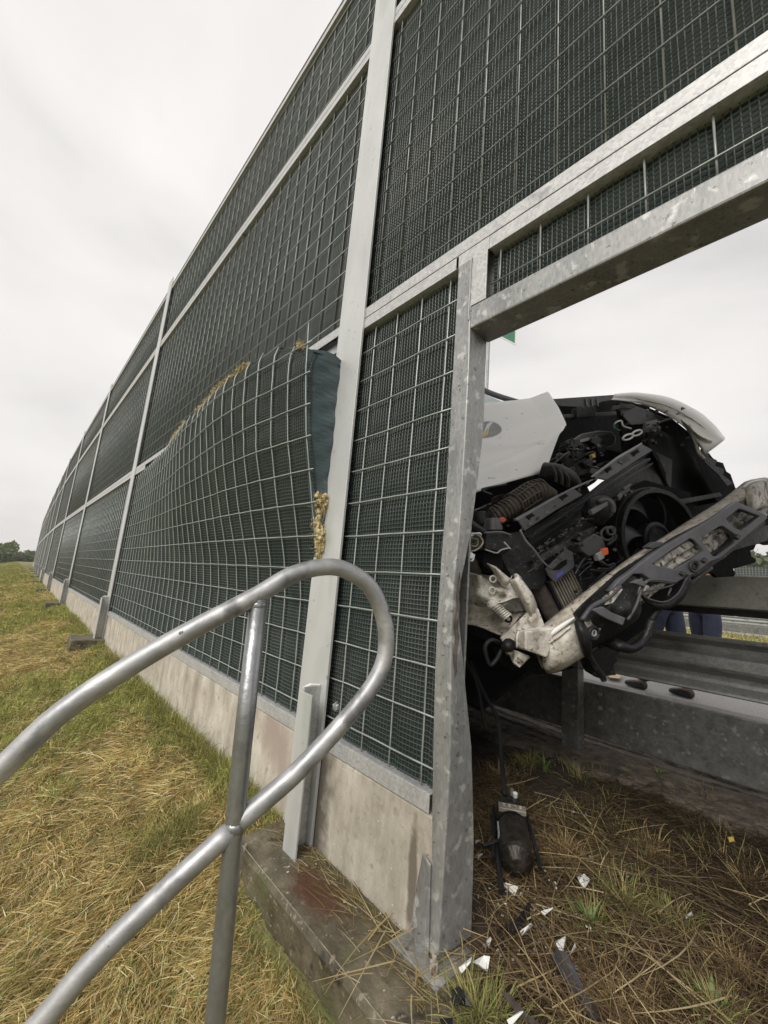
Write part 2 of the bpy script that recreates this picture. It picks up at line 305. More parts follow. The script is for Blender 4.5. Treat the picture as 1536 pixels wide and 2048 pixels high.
# ------------------------------------------------------------------ noise barrier
PX = [1.0, 1.0, 1.02, 1.05, 1.10, 1.20, 1.30, 1.41, 1.53, 1.66, 1.78, 1.90, 2.03]
PY = [1.45, 6.06] + [6.06 + 4.81*k for k in range(1, 12)]
ORD = ['front', 'second', 'third', 'fourth', 'fifth', 'sixth', 'seventh', 'eighth', 'ninth', 'tenth', 'eleventh', 'twelfth', 'thirteenth']
ZT = 4.0
def hpost(b, c, w, d, t, z0, z1, tw=0.008):     # H section: c = (x front, y centre)
    x, y = c
    b.box((x, y-w/2, z0), (x+t, y+w/2, z1)); b.box((x+d-t, y-w/2, z0), (x+d, y+w/2, z1)); b.box((x+t, y-tw/2, z0), (x+d-t, y+tw/2, z1-0.0))
def bolt(loc, ax=(0,-1,0), L=0.05, r=0.006):
    b = MB(); p = np.array(loc, float); a = np.array(ax, float)
    b.tube([p, p+a*L], r, 8); b.tube([p+a*L, p+a*(L+.009)], r*2.1, 6)
    return b
def make_post(k, x, y, label):
    o = empty('steel_post', (x, y, -0.95))
    z0, zt = -0.06, ZT + 0.98
    b = MB(); hpost(b, (-0.016, 0), 0.19, 0.18, 0.012, z0, zt); b.build('column', m_galv_post, o, bevel=0.002)
    if k < 9:
        s = MB(); s.box((-0.10, -0.13, z0), (-0.092, -0.045, 0.535)); s.build('bracket_plate', m_galv_post, o, bevel=0.0015)
        s = MB(); s.box((-0.0915, -0.062, z0), (-0.0165, -0.054, 0.55)); s.build('bracket_web', m_galv_rail, o, bevel=0.001)
        s = MB(); s.tube([(-0.09, -0.05, 0.545), (-0.06, -0.052, 0.553), (-0.02, -0.056, 0.55)], [0.004, 0.007, 0.004], 6); s.build('weld_bead', m_signw, o)
        for zz, L in ((0.10, .045), (0.30, .06), (0.56, .03)):
            bolt((0.06, -0.004, zz), (0, -1, 0), L).build('bolt', m_galv, o)
    tag(o, label, 'post', 'steel posts of the noise barrier')
    return o
posts = []
for k in range(len(PX)):
    if k == 0: lb = 'large pale galvanised H-section post at the left of the door bay, the nearest one'
    elif k == len(PX)-1: lb = 'farthest steel post, at the distant end of the noise barrier by the trees'
    else: lb = '%s steel barrier post, counting leftward from the nearest' % ORD[k]
    posts.append(make_post(k, PX[k], PY[k], lb))
for zz, L_ in ((-.47, .02), (-.72, .05), (-.935, .03)):
    b = MB(); y_ = 1.356; b.tube([(.03, y_-1.45, zz+.95), (.03, y_-1.45-L_, zz+.95)], .0065, 8); b.tube([(.03, y_-1.45-L_, zz+.95), (.03, y_-1.45-L_-.004, zz+.95)], .019, 14); b.tube([(.03, y_-1.45-L_-.004, zz+.95), (.03, y_-1.45-L_-.014, zz+.95)], .011, 6)
    b.build('bolt', m_galv_rail, posts[0])
make_post(0, 1.0, -3.30, 'steel post on the far right side beyond the door opening')

def bayframe(k):        # Empty transform of bay k (post k to k+1)
    dx, dy = PX[k+1]-PX[k], PY[k+1]-PY[k]
    return (PX[k], PY[k], 0.0), -math.atan2(dx, dy), math.hypot(dx, dy)
CASS = [(-0.62, 1.188), (1.192, 2.995), (3.0, 3.90)]
CN = ['lowest', 'middle', 'top']
P0 = 0.1395
def fold(u, a=0.012):   # cushion of felt bulging between wires
    return a * np.abs(np.sin(np.pi*u/P0))
def zero(y, z): return np.zeros_like(np.asarray(y, float)+np.asarray(z, float))
Ty = np.array([0, 0.05, 0.53, 0.95, 1.75, 2.75, 3.65, 4.45, 6]); Td = np.array([.215, .222, .27, .282, .232, .125, .045, 0.0, 0])
Zz = np.array([-.7, -.35, -.1, .085, .35, .63, .9, 1.14, 1.3]); Zg = np.array([0.0, .02, .06, .18, .47, .76, .93, 1.0, 1.0])
def bulgeA(y, z):       # pushed-out lower cassette of bay 0
    y = np.asarray(y, float); z = np.asarray(z, float)
    d = np.interp(y, Ty, Td) * np.interp(z, Zz, Zg)
    return d + (d/.27)*np.clip((y-.05)/.3, 0, 1)*(.016*(vnoise(y*2.6, z*3.1, 7)-.5) + .012*(np.abs(vnoise(y*4.2+z*2, z*5.1, 8)-.5)-.2))
def roundA(y, z):       # felt rolls back along its torn upper edge
    t = np.clip(1-(ztopA(y)-z)/.10, 0, 1)
    return .030*t*t*np.clip(np.interp(y, Ty, Td)/.25, 0, 1)
def bulgeB(y, z):       # slightly pushed cassette left of the door
    y = np.asarray(y, float); z = np.asarray(z, float)
    return 0.012*np.exp(-((z-.2)/.5)**2)*np.clip((1.30-y)/.4, 0, 1)
def wires(parent, s0, s1, z0, z1, surf, individual, xw=0.012, seg=1, pitch=P0, soff=0.05, zoff=0.06, mat_=None, yfree=None, r=0.0028):
    mat_ = mat_ or m_wire
    H = MB() if not individual else None
    zs = np.arange(z0+zoff, z1-0.02, pitch); ss = np.arange(s0+soff, s1-0.02, pitch)
    wob = random.Random(int(s0*100+z0*10))
    for z in zs:
        a = s0 if yfree is None or z < .06 else s0 - yfree
        n = max(2, int(seg*(s1-s0)/0.16)+1) if seg > 1 or surf is not zero else 2
        yy = np.linspace(a, s1, n); d = surf(yy, np.full(n, z))
        jit = np.array([wob.uniform(-.0012, .0012) for _ in yy])
        pts = np.stack([xw-d, yy, np.full(n, z)+jit], 1)
        if individual: MB().tube(pts, r, 6).build('wire', mat_, parent, smooth=True)
        else: H.tube(pts, r, 4, cap=False)
    for s in ss:
        n = max(2, int(seg*(z1-z0)/0.16)+1) if seg > 1 or surf is not zero else 2
        zt_ = z1 if surf is not bulgeA or s < s0+.05 else float(ztopA(s))-.002
        zz = np.linspace(z0 if surf is not bulgeA or s > s0+.05 else .05, zt_, n); d = surf(np.full(n, s), zz)
        jit = np.array([wob.uniform(-.0012, .0012) for _ in zz])
        pts = np.stack([xw+0.0055-d + (roundA(np.full(n, s), zz)*.9 if surf is bulgeA and s > s0+.05 else 0), np.full(n, s)+jit, zz], 1)
        if individual: MB().tube(pts, r, 6).build('wire', mat_, parent, smooth=True)
        else: H.tube(pts, r, 4, cap=False)
    if not individual:
        tag(H.build('wire_grid', mat_, parent), kind='stuff')
def ztopA(y): return 1.0 + 0.14*np.clip((np.asarray(y, float)-.05)/.33, 0, 1)**.7
def felt(parent, s0, s1, z0, z1, surf, x=0.045, ds=0.0350, dz=0.0350, soff=0.05, zoff=0.06):
    ns = max(2, int(round((s1-s0)/ds))+1); nz_ = max(2, int(round((z1-z0)/dz))+1)
    S = np.linspace(s0, s1, ns); Z = np.linspace(z0, z1, nz_)
    SS, ZZ = np.meshgrid(S, Z)
    if surf is bulgeA: ZZ = z0 + (ZZ-z0)*(ztopA(SS)-z0)/(z1-z0)
    X = x - surf(SS, ZZ) + (roundA(SS, ZZ) if surf is bulgeA else 0) - np.minimum(fold(SS-s0-soff, .016), .009) * (0.5+0.5*np.minimum(1, np.abs(np.sin(np.pi*(ZZ-z0-zoff)/P0))*2)) 
    b = MB(); b.grid([[(X[i, j], SS[i, j], ZZ[i, j]) for j in range(ns)] for i in range(nz_)])
    b.build('felt_lining', m_fabric, parent, smooth=True)
def netting(parent, s0, s1, z0, z1, surf, x=0.028, pitch=0.0155, w=0.0040, wv=0.0030, seg=0.0465, soff=0.05, zoff=0.06):
    # woven plastic net: flat strands both ways, one joined mesh
    V = []; Fc = []
    def strand(P, W, dpt):
        n = len(P); base = len(V)
        for p in P:
            V.append((p[0], p[1]-W[0], p[2]-W[1])); V.append((p[0]-dpt, p[1], p[2])); V.append((p[0], p[1]+W[0], p[2]+W[1]))
        for i in range(n-1):
            a = base+3*i
            Fc.append((a, a+1, a+4, a+3)); Fc.append((a+1, a+2, a+5, a+4))
    def X(sv_, zv): return x - surf(sv_, zv) + (roundA(sv_, zv) if surf is bulgeA else 0) - np.minimum(fold(sv_-s0-soff, .016), .009)*(0.5+0.5*np.minimum(1, np.abs(np.sin(np.pi*(zv-z0-zoff)/P0))*2))
    for s in np.arange(s0+0.006, s1-0.002, pitch):
        zt_ = float(ztopA(s)) if surf is bulgeA else z1; n = max(3, int((z1-z0)/seg)+1); Z = np.linspace(z0, zt_, n); sj = s + 0.0018*(vnoise(Z*9, s*50)-.5)
        xx = X(np.full(n, s), Z)
        strand(np.stack([xx, sj, Z], 1), (wv/2, 0), 0.0010)
    for z in np.arange(z0+0.006, z1-0.002, pitch):
        n = max(3, int((s1-s0)/0.0233)+1); S = np.linspace(s0, s1, n)
        if surf is bulgeA:
            S = S[ztopA(S) > z]
            if len(S) < 2: continue
            n = len(S)
        zj = z + 0.0018*(vnoise(S*9, z*50, 2)-.5)
        xx = X(S, np.full(n, z))
        strand(np.stack([xx, S, zj], 1), (0, w/2), 0.0018)
    b = MB(); b.v = V; b.f = Fc
    o = b.build('netting', m_net, parent); tag(o, kind='stuff')
def frame_rail(b, s0, s1, z, hgt, up, x0=-0.004):   # angle: front flange + ledge going back
    b.box((x0, s0, z), (x0+0.005, s1, z+hgt))
    zl = z if up else z+hgt-0.005
    b.box((x0+0.0052, s0, zl), (x0+0.10, s1, zl+0.005))
SK = 0.097
def cassette(k, c, s0, s1, z0, z1, label, detail=2, surf=zero, loc=None, rz=0.0, rails=(True, True), netx=None, seg=1, yfree=None, soff=0.05):
    o = empty('noise_barrier_panel', loc, rz)
    if rails[0]:
        b = MB(); frame_rail(b, s0, s1, z0, 0.05, False); b.build('bottom_rail', m_galv_rail, o, bevel=0.0015)
    if rails[1]:
        b = MB(); frame_rail(b, s0, s1, z1-0.05, 0.05, True); b.build('top_rail', m_galv_rail, o, bevel=0.0015)
    zz0, zz1 = z0+(0.0505 if rails[0] else 0.002), z1-(0.0505 if rails[1] else 0.012)
    xb = 0.040
    felt(o, s0, s1, zz0-.02, zz1+.0, surf, xb, ds=(0.0233 if detail > 1 else 0.035) if detail > 0 else 0.14, dz=0.035 if detail > 1 else 0.14, soff=soff)
    if detail >= 2: netting(o, s0, s1, zz0, zz1, surf, 0.0355, seg=0.0465 if surf is not zero or detail > 2 else 0.0700, soff=soff)
    wires(o, s0+0.002, s1-.002, zz0, zz1, surf, detail >= 1, seg=seg, yfree=yfree, soff=soff, mat_=m_wire if c == 0 else m_wire_dark)
    bk = MB(); bk.box((0.13, s0, z0), (0.14, s1, z1)); bk.build('back_sheet', m_galv, o)
    tag(o, label, 'barrier panel', 'mesh-fronted panels of the noise barrier')
    return o
for k in range(len(PX)-1):
    loc, rz, L = bayframe(k)
    s0, s1 = 0.012, L-0.012
    bayname = 'bay just left of the nearest post' if k == 0 else ('farthest bay at the end of the barrier' if k == len(PX)-2 else '%s bay leftward from the nearest post' % ORD[k])
    det = 2 if k == 0 else (1 if k in (1, 2) else 0)
    for c, (z0, z1) in enumerate(CASS):
        lab = '%s mesh panel in the %s' % (CN[c], bayname)
        if k == 0 and c == 0:
            o = cassette(k, c, 0.045, s1, z0, 1.14, 'torn lowest mesh panel pushed outward beside the nearest post', 2, bulgeA, loc, rz, rails=(True, False), seg=3, yfree=0.030, soff=0.006)
            b = MB(); frame_rail(b, 4.02, s1, 1.138, 0.05, True); b.build('torn_rail_end', m_galv_rail, o, bevel=0.001)
            b = MB(); frame_rail(b, 0.02, 0.30, 1.138, 0.05, True, x0=0.03); b.build('torn_rail_end', m_galv_rail, o, bevel=0.001)
            # end cushion of tarpaulin between loose mesh edge and post
            zz = np.concatenate([np.linspace(0.10, .90, 40), np.linspace(.91, 1.005, 12)]); rr = []
            for z in zz:
                d = float(bulgeA(0.045, z)); lip = max(0, (z-0.88)/0.125)**2*0.03
                tt = np.linspace(0, 1, 14)
                rr.append([(0.055*t + (-d+0.012)*(1-t) + 0.004*math.sin(z*34+t*5)*t, 0.06 - 0.018*math.sin(math.pi*t) + 0.006*math.sin(z*61+2*math.sin(t*6))*t + lip*(1-t)*.4 + 0.004*math.sin(z*17), z + 0.03*math.sin(math.pi*t)*lip/0.03) for t in tt])
            MB().grid(rr).build('tarpaulin_end_flap', m_tarp, o, smooth=True)
            # top of the pushed-out cushion
            rr = []
            for y in np.linspace(0.045, 4.1, 90):
                d = float(bulgeA(y, 1.14)); w_ = np.linspace(0, 1, 8)
                zt_ = float(ztopA(y)); dr = d-.028*min(1, d/.25); rr.append([(0.045-dr*(1-t)*1.0 + 0.07*t - 0.012, y, zt_-.004 + 0.014*math.sin(math.pi*min(1, t*1.6))*(d/.25) + 0.006*math.sin(y*23+t*7)) for t in w_])
            MB().grid(rr).build('felt_top', m_tarp, o, smooth=True)
            WOOL_PANEL = o
            # mineral wool squeezed out of the tear
            ico = bmesh.new(); bmesh.ops.create_icosphere(ico, subdivisions=2, radius=1.0)
            iv = np.array([v.co[:] for v in ico.verts]); iff = [tuple(v.index for v in f.verts) for f in ico.faces]; ico.free()
            wl_ = MB(); WP = []; WQ = []
            rr_ = random.Random(4)
            def clump(b_, p, r, sq=(1, 1, 1)):
                q = iv * (1 + 0.55*(rng.random((len(iv), 1))-.5)) * r * np.array(sq); b_.add(q + np.array(p), iff)
            for i in range(620):
                y = 0.12 + 3.0*rr_.random()**1.3; d = float(bulgeA(y, 1.14))
                if vnoise(y*5.3, 0.5, 9) < 0.12 + 0.14*y: continue
                WP.append((0.018-d+.028*min(1, d/.25)*rr_.uniform(.3, 1)+0.02*rr_.random(), y, float(ztopA(y))-.010+0.034*rr_.random()*float(vnoise(y*9, 2.2, 4)))); 
                if i % 3 == 0: clump(wl_, WP[-1], rr_.uniform(.003, .008), (1, 1.5, .8))
            tag(wl_.build('mineral_wool', m_wool, o), kind='stuff')
            wl_ = MB()
            for i in range(420):
                z = rr_.choice([rr_.uniform(.10, .215), rr_.uniform(.20, .375), rr_.uniform(.22, .36)]); t = (z-.1)/.26
                w_ = .012 + .022*math.sin(math.pi*min(1, max(0, (z-.08)/.3)))
                d = float(bulgeA(0.05, z))
                WQ.append((-d*rr_.uniform(.1, .6) - .012*rr_.random(), 0.046+w_*rr_.uniform(-.6, .6)*1.0+.012*math.sin(z*30), z))
                if i % 2 == 0: clump(wl_, WQ[-1], rr_.uniform(.003, .009), (1, 1, 1.4))
            tag(wl_.build('mineral_wool', m_wool, o), kind='stuff')
        else:
            cassette(k, c, s0, s1, z0, z1, lab, det if c < 2 or k == 0 else det, zero, loc, rz)
    # concrete plank at the foot
    cb = MB(); n = 24
    cb.box((0.0, s0, -1.15), (0.11, s1, -0.624))
    cp = cb.build('concrete_plank', m_conc, None, bevel=0.006); cp.location = loc; cp.rotation_euler = (0, 0, rz)
    tag(cp, 'concrete base plank under the %s' % bayname, 'concrete plank', 'concrete base planks of the noise barrier')
    # cap strip on top
    cap = MB(); cap.box((-0.01, s0, 3.903), (0.12, s1, 3.912)); cap = cap.build('cap_strip', m_galv_rail); cap.location = loc; cap.rotation_euler = (0, 0, rz)
    tag(cap, 'metal cap strip on top of the %s' % bayname, 'cap strip', 'cap strips on the noise barrier')

# --- door bay, right of the nearest post: local frame at (1, 0, 0), s = world y
LB = (1.0, 0.0, 0.0)
def fitB(c, s0, s1, z0, z1, label, det=2, surf=zero, seg=1, rails=(True, True)):
    return cassette(-1, c, s0, s1, z0, z1, label, det, surf, LB, 0.0, seg=seg, rails=rails)
fitB(0, 0.826, 1.438, -0.62, 1.188, 'narrow mesh panel between the nearest post and the door frame', 3, bulgeB, 2)
o = fitB(1, -3.2, 1.438, 1.192, 2.995, 'large middle mesh panel above the door opening', 2)
fitB(2, -3.2, 1.438, 3.0, 3.90, 'top mesh panel above the door opening', 1)
fitB(1, -0.36, 0.700, 0.95, 1.188, 'low strip of mesh between lintel and upper panel over the door opening', 2, zero, 1, (False, True))
fitB(0, -3.2, -0.46, -0.62, 1.188, 'lowest mesh panel right of the door opening', 1)
tag(MB().box((1.0, 0.80, -1.15), (1.11, 1.438, -0.624)).build('concrete_plank', m_conc, bevel=0.006), 'short stained concrete plank between the nearest post and the door frame', 'concrete plank')
tag(MB().box((1.0, -3.2, -1.15), (1.11, -0.46, -0.624)).build('concrete_plank', m_conc, bevel=0.006), 'concrete base plank right of the door opening', 'concrete plank')
tag(MB().box((0.99, -3.2, 3.903), (1.12, 1.438, 3.912)).build('cap_strip', m_galv_rail), 'metal cap strip on top of the bay over the door opening', 'cap strip')
# door frame
df = empty('door_frame', (1.0, 0.2, -0.93)); dl = (1.0, 0.2, -0.93)
def W(*p): return tuple(np.array(p) - np.array(dl))
b = MB()
rows = []
for z, a0, a1, dep, tw in [(-0.93, .80, .764, .138, .006), (-.7, .803, .760, .13, .004), (-0.57, .811, .757, .112, .004), (-.44, .818, .757, .097, .003), (-.24, .827, .768, .062, .003), (-.09, .829, .775, .036, .003), (.014, .828, .776, .028, .003), (.08, .827, .770, .040, .003), (.176, .824, .763, .055, .002), (.25, .822, .761, .065, .002), (.53, .821, .757, .096, .001), (.75, .822, .757, .094, .001), (.9, .822, .762, .104, 0), (1.138, .822, .763, .108, 0)]:
    rows.append([W(.992, a0, z), W(.992, (a0+a1)/2, z), W(.992, a1, z), W(.992+dep*.5, a1-.001-tw*.3, z), W(.992+dep, a1-tw, z), W(.992+dep, a0, z), W(.992, a0, z)])
b.grid(rows); b.add([rows[-1][0], rows[-1][2], rows[-1][4], rows[-1][5]], [(0, 1, 2, 3)])
pd = b.build('jamb', m_galv, df, bevel=0.004)
b = MB(); b.box(W(.992, -.45, -.93), W(1.104, -.385, 1.138)); b.build('jamb', m_galv, df, bevel=0.004)
b = MB(); b.box(W(.993, -.384, .868), W(1.104, .765, .950)); b.build('lintel', m_galv, df, bevel=0.006)
b = MB(); b.box(W(.996, .7005, 1.139), W(1.001, .8375, 1.188)); b.box(W(1.0012, .7005, 1.183), W(1.09, .8375, 1.188)); b.build('head_plate', m_galv_rail, df)
b = MB(); b.box(W(1.05, .66, .953), W(1.10, .764, 1.18)); b.build('filler_block', m_galv, df)
b = MB(); b.box(W(.994, .705, .953), W(1.0, .764, 1.139)); b.build('filler_plate', m_galv_rail, df, bevel=0.001)
b = MB(); b.tube([W(.991, .767, z) for z in np.linspace(.90, 1.135, 14)], [0.0028+0.001*random.random() for _ in range(14)], 6); b.build('weld_bead', m_galv, df)
# flap of torn sheet at the foot and base plate
b = MB(); b.prism([W(.985, .858, -.95), W(.985, .79, -.95), W(.985, .80, -.73), W(.985, .829, -.715), W(.985, .845, -.8)], (.004, 0, 0)); b.build('torn_flange', m_galv, df, bevel=0.001)
b = MB(); b.box(W(.94, .72, -.952), W(1.12, .89, -.938)); b.build('base_plate', m_galv, df, bevel=0.002)
b = MB(); b.tube([W(.965, .755, -.94), W(.965, .755, -.915)], .011, 6); b.tube([W(.965,.755,-.915), W(.965,.755,-.900)], .006, 8); b.build('anchor_bolt', m_rusty, df)
# dark slit of rust running down the jamb edge
pts = [W(1.008+.004*math.sin(i*1.7), .7685-.002*(i % 2), z) for i, z in enumerate(np.linspace(-.25, .06, 14))]
b = MB(); b.tube(pts, [.001, .004, .006, .007, .006, .008, .006, .007, .005, .006, .004, .005, .003, .001], 5); b.build('splintered_edge', m_hose, df)
tag(df, 'galvanised steel door frame with bent jamb and lintel around the empty opening', 'door frame')

# plinth / landing of old concrete at the foot of the near wall
rr = []
for y in np.linspace(-0.7, 1.56, 70):
    n1 = float(vnoise(y*5, .3, 2)); n2 = float(vnoise(y*14, .8, 3))
    e0 = 0.792 + 0.012*(n2-.5)
    uc = 0.03*n1 + .20*math.exp(-((y-1.0)/.17)**2)*(.6+.7*float(vnoise(y*11, 2.2, 7)))
    rr.append([(e0+uc, y, -1.65), (e0+uc*1.2, y, -1.24), (e0+uc*.9+.02*n2, y, -1.12-.02*n1), (e0+uc*.08+.012*n2, y, -1.075+.02*n2), (e0+.004, y, -.972-.01*n2), (e0+.014, y, -.957), (0.86, y, -.951+.003*n1), (0.93, y, -.95+.004*n2), (1.2, y, -.95)])
pl = MB().grid(rr)
pl.add([rr[-1][i] for i in range(9)] + [(1.2, 1.56, -1.65)], [(0, 1, 2, 3, 4, 5, 6, 7, 8, 9)]); plo = pl.build('concrete_plinth', m_plinth, smooth=False)
tag(plo, 'wet mossy concrete plinth with a rusty stain at the foot of the nearest post', 'concrete plinth')
MB().tube([(.8035+.002*(float(vnoise(y*9, 3.3))-.5), y, -.9575) for y in np.linspace(.1, 1.54, 80)], [.0007+.0013*float(vnoise(i*.9, .5, 3)) for i in range(80)], 6).build('mortar_ridge', m_plinth_edge, plo)
# footing blocks at the other posts
for k in range(1, 10):
    b = MB(); b.box((-.34, -.22, -.30), (.06, .20, 0)); bo = b.build('concrete_footing', m_plinth, bevel=0.012); bo.location = (PX[k]+.02, PY[k], -.895 + .01*(k % 3)); bo.rotation_euler = (0, 0, random.uniform(-.06, .06))
    tag(bo, 'square concrete footing under the %s post of the barrier, counted from the nearest' % ORD[k], 'concrete footing', 'concrete footings of the barrier posts')

# ------------------------------------------------------------------ handrail
hr = empty('handrail', (.446, .862, -1.2)); hl = (.446, .862, -1.2)
def HL(p): return tuple(np.array(p) - np.array(hl))
loop = [(-.20, 1.055, -1.25), (-.19, 1.05, -.95), (-.13, 1.034, -.66), (-.03, 1.004, -.465), (.053, .98, -.359), (.117, .96, -.273), (.202, .935, -.197), (.3, .906, -.124), (.42, .87, -.043), (.484, .851, .005), (.55, .831, .031), (.612, .813, .031), (.68, .792, -.007), (.724, .779, -.085), (.734, .776, -.169), (.707, .784, -.24), (.646, .802, -.316), (.554, .83, -.411), (.488, .85, -.464), (.444, .863, -.497)]
b = MB(); b.tube([HL(p) for p in spline(loop, 6)], .0204, 24); b.build('looped_pipe', m_pipe, hr, smooth=True)
b = MB(); b.tube([HL(p) for p in spline([(.432, .867, -.510), (.307, .904, -.615), (.23, .927, -.688), (.175, .943, -.755), (.05, .98, -.90), (-.19, 1.05, -1.16)], 6)], .0200, 24); b.build('lower_pipe', m_pipe, hr, smooth=True)
b = MB(); b.tube([HL((.424, .869, -.052)), HL((.430, .867, -.35)), HL((.446, .862, -.843)), HL((.452, .860, -1.45))], .0195, 20); b.build('upright', m_pipe_post, hr, smooth=True)
for p, r_ in (((.424, .869, -.064), .0208), ((.436, .865, -.503), .0218)):
    b = MB(); b.tube([HL((p[0]-.004, p[1], p[2]+.013)), HL(p), HL((p[0]+.003, p[1], p[2]-.014))], [r_*.8, r_, r_*.84], 16); b.build('weld_collar', m_pipe_post, hr, smooth=True)
tag(hr, 'looped galvanised pipe handrail with peeling white paint in front of the barrier', 'handrail')

# ------------------------------------------------------------------ guardrail beside the road
GA = math.radians(3.0)
def guardrail(name_x, y0, y1, loc, rz, label, near=False):
    o = empty('guardrail', loc, rz)
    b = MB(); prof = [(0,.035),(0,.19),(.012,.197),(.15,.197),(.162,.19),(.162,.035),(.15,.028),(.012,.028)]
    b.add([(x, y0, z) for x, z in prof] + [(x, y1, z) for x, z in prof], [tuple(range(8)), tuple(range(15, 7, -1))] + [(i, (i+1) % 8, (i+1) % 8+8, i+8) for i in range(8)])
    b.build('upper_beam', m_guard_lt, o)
    b = MB(); b.box((.014, y0, -.006), (.148, y1, .027)); b.build('beam_shade_strip', m_beam_shade, o)  # added dark strip, stands for the shade below the upper beam
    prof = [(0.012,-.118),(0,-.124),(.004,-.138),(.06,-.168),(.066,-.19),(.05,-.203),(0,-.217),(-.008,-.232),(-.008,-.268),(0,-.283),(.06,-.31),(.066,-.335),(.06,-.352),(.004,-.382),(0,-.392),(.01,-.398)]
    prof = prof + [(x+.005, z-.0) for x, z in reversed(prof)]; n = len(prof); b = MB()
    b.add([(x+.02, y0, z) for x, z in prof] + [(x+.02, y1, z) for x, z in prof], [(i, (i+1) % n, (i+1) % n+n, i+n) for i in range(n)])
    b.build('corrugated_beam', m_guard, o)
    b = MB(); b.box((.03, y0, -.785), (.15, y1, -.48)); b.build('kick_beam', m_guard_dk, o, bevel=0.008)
    k0 = math.ceil((y0)/2.0)
    for k in range(k0, int(y1/2.0)+1):
        y = k*2.0; p = MB(); p.box((-.088, y-.05, -1.1), (-.083, y+.05, .02)); p.box((-.083, y-.05, -1.1), (-.012, y-.045, .02)); p.box((-.0825, y+.045, -1.1), (-.012, y+.05, .02))
        pc = p.build('rail_post', m_guard_dk, o, bevel=0.001)
        if near:
            for zz in (-.53, -.61, -.69): c = MB(); c.tube([(.03, y-.13, zz), (.018, y-.13, zz)], .012, 6); c.build('bolt', m_guard, o)
            for zz in (-.25,): c = MB(); c.tube([(.012, y+.07, zz), (.0, y+.07, zz)], .014, 6); c.build('bolt', m_guard, o)
    tag(o, label, 'guardrail', None)
    return o
gr = guardrail(0, -8.0, 16.0, (2.73, 1.14, 0), -GA, 'galvanised steel guardrail with three beams running behind the wrecked van', True)
b = MB(); b.add([(.055, -.60, -.338), (.055, -.545, -.338), (.055, -.545, -.353), (.055, -.60, -.353)], [(0, 1, 2, 3)])
b.v = []; b.f = []; b.box((.012, -.965, -.268), (.0135+.002, -.90, -.252)); b.build('reflector', m_signw, gr)
guardrail(0, -60, 110, (24.0, 0, .05), 0, 'pale guardrail on the far side of the grassy median')
guardrail(0, -60, 110, (36.0, 0, .02), 0, 'farthest guardrail in front of the opposite noise barrier')

# ------------------------------------------------------------------ opposite noise barrier, trees, sign
fb = []
for k in range(9):
    y0 = -14 + 5*k
    o = empty('far_noise_barrier_bay', (46, y0, -.9))
    MB().box((0, .1, .5), (.12, 4.9, 5.0)).build('felt_lining', m_fabric, o)
    MB().box((-.02, .1, 0), (.12, 4.9, .5)).build('concrete_plank', m_conc, o)
    for z in (2.2, 3.6): MB().box((-.03, .1, z), (-.002, 4.9, z+.14)).build('rail', m_galv_rail, o)
    h = MB()
    for i in range(24):
        h.box((-.02, .1+i*.2, .5), (-.012, .12+i*.2, 5.0))
    for i in range(22): h.box((-.01, .1, .6+i*.2), (-.003, 4.9, .615+i*.2))
    tag(h.build('wire_grid', m_wire_dark, o), kind='stuff')
    MB().box((-.08, -.12, 0), (.14, .12, 5.1)).build('post', m_galv_post, o)
    tag(o, 'distant mesh barrier bay across the road, number %s from the right edge' % ORD[k] if False else '%s bay from the right of the distant barrier across the road' % ['first','second','third','fourth','fifth','sixth','seventh','eighth','ninth'][k], 'far barrier bay', 'bays of the opposite noise barrier')
def rot_rand(n):
    q = rng.normal(size=(n, 4)); q /= np.linalg.norm(q, axis=1)[:, None]; w, x, y, z = q.T
    return np.stack([np.stack([1-2*(y*y+z*z), 2*(x*y-z*w), 2*(x*z+y*w)], 1), np.stack([2*(x*y+z*w), 1-2*(x*x+z*z), 2*(y*z-x*w)], 1), np.stack([2*(x*z-y*w), 2*(y*z+x*w), 1-2*(x*x+y*y)], 1)], 1)
def crown_mesh(name, n, R, H, col, size):
    # several overlapping lobes, leaf clumps scattered through each
    lobes = [(rng.uniform(-.55, .55)*R, rng.uniform(-.55, .55)*R, H*rng.uniform(.35, .85), R*rng.uniform(.35, .6)) for _ in range(9)]
    C = []
    for i in range(n):
        lx, ly, lz, lr = lobes[rng.integers(9)]; v = rng.normal(size=3); v /= np.linalg.norm(v); r = lr*(rng.random()**.4)*(.8+.45*float(vnoise(v[0]*4+lx*9, v[1]*4+v[2]*5)))
        C.append((lx+v[0]*r, ly+v[1]*r, lz+v[2]*r*.85))
    C = np.array(C); Rm = rot_rand(n); s = size*(.5+rng.random(n))
    q = np.array([[-1, -.45, 0], [0, -.7, .15], [1, -.2, 0], [.55, .6, -.1], [-.5, .65, .1]])
    V = C[:, None, :] + np.einsum('nij,kj->nki', Rm, q)*s[:, None, None]
    me = bpy.data.meshes.new(name); nv = 5
    me.from_pydata(V.reshape(-1, 3).tolist(), [], [tuple(range(i*nv, i*nv+nv)) for i in range(n)]); me.update()
    ca = me.color_attributes.new('tint', 'FLOAT_COLOR', 'POINT')
    t = (rng.random(n)*.7+.3*rng.random(n))[:, None]; cc = np.array(col[0])*(1-t)+np.array(col[1])*t
    cc = np.repeat(np.concatenate([cc, np.ones((n, 1))], 1), nv, axis=0); ca.data.foreach_set('color', cc.astype(np.float32).ravel())
    me.materials.append(m_leaf); return me
crA = [crown_mesh('crown', 2600, 2.3, 4.6, ((.09,.125,.055), (.21,.25,.12)), .19), crown_mesh('crown', 2600, 2.6, 4.0, ((.10,.13,.06), (.23,.26,.14)), .19), crown_mesh('crown', 2200, 1.9, 5.2, ((.08,.11,.055), (.18,.21,.11)), .17)]
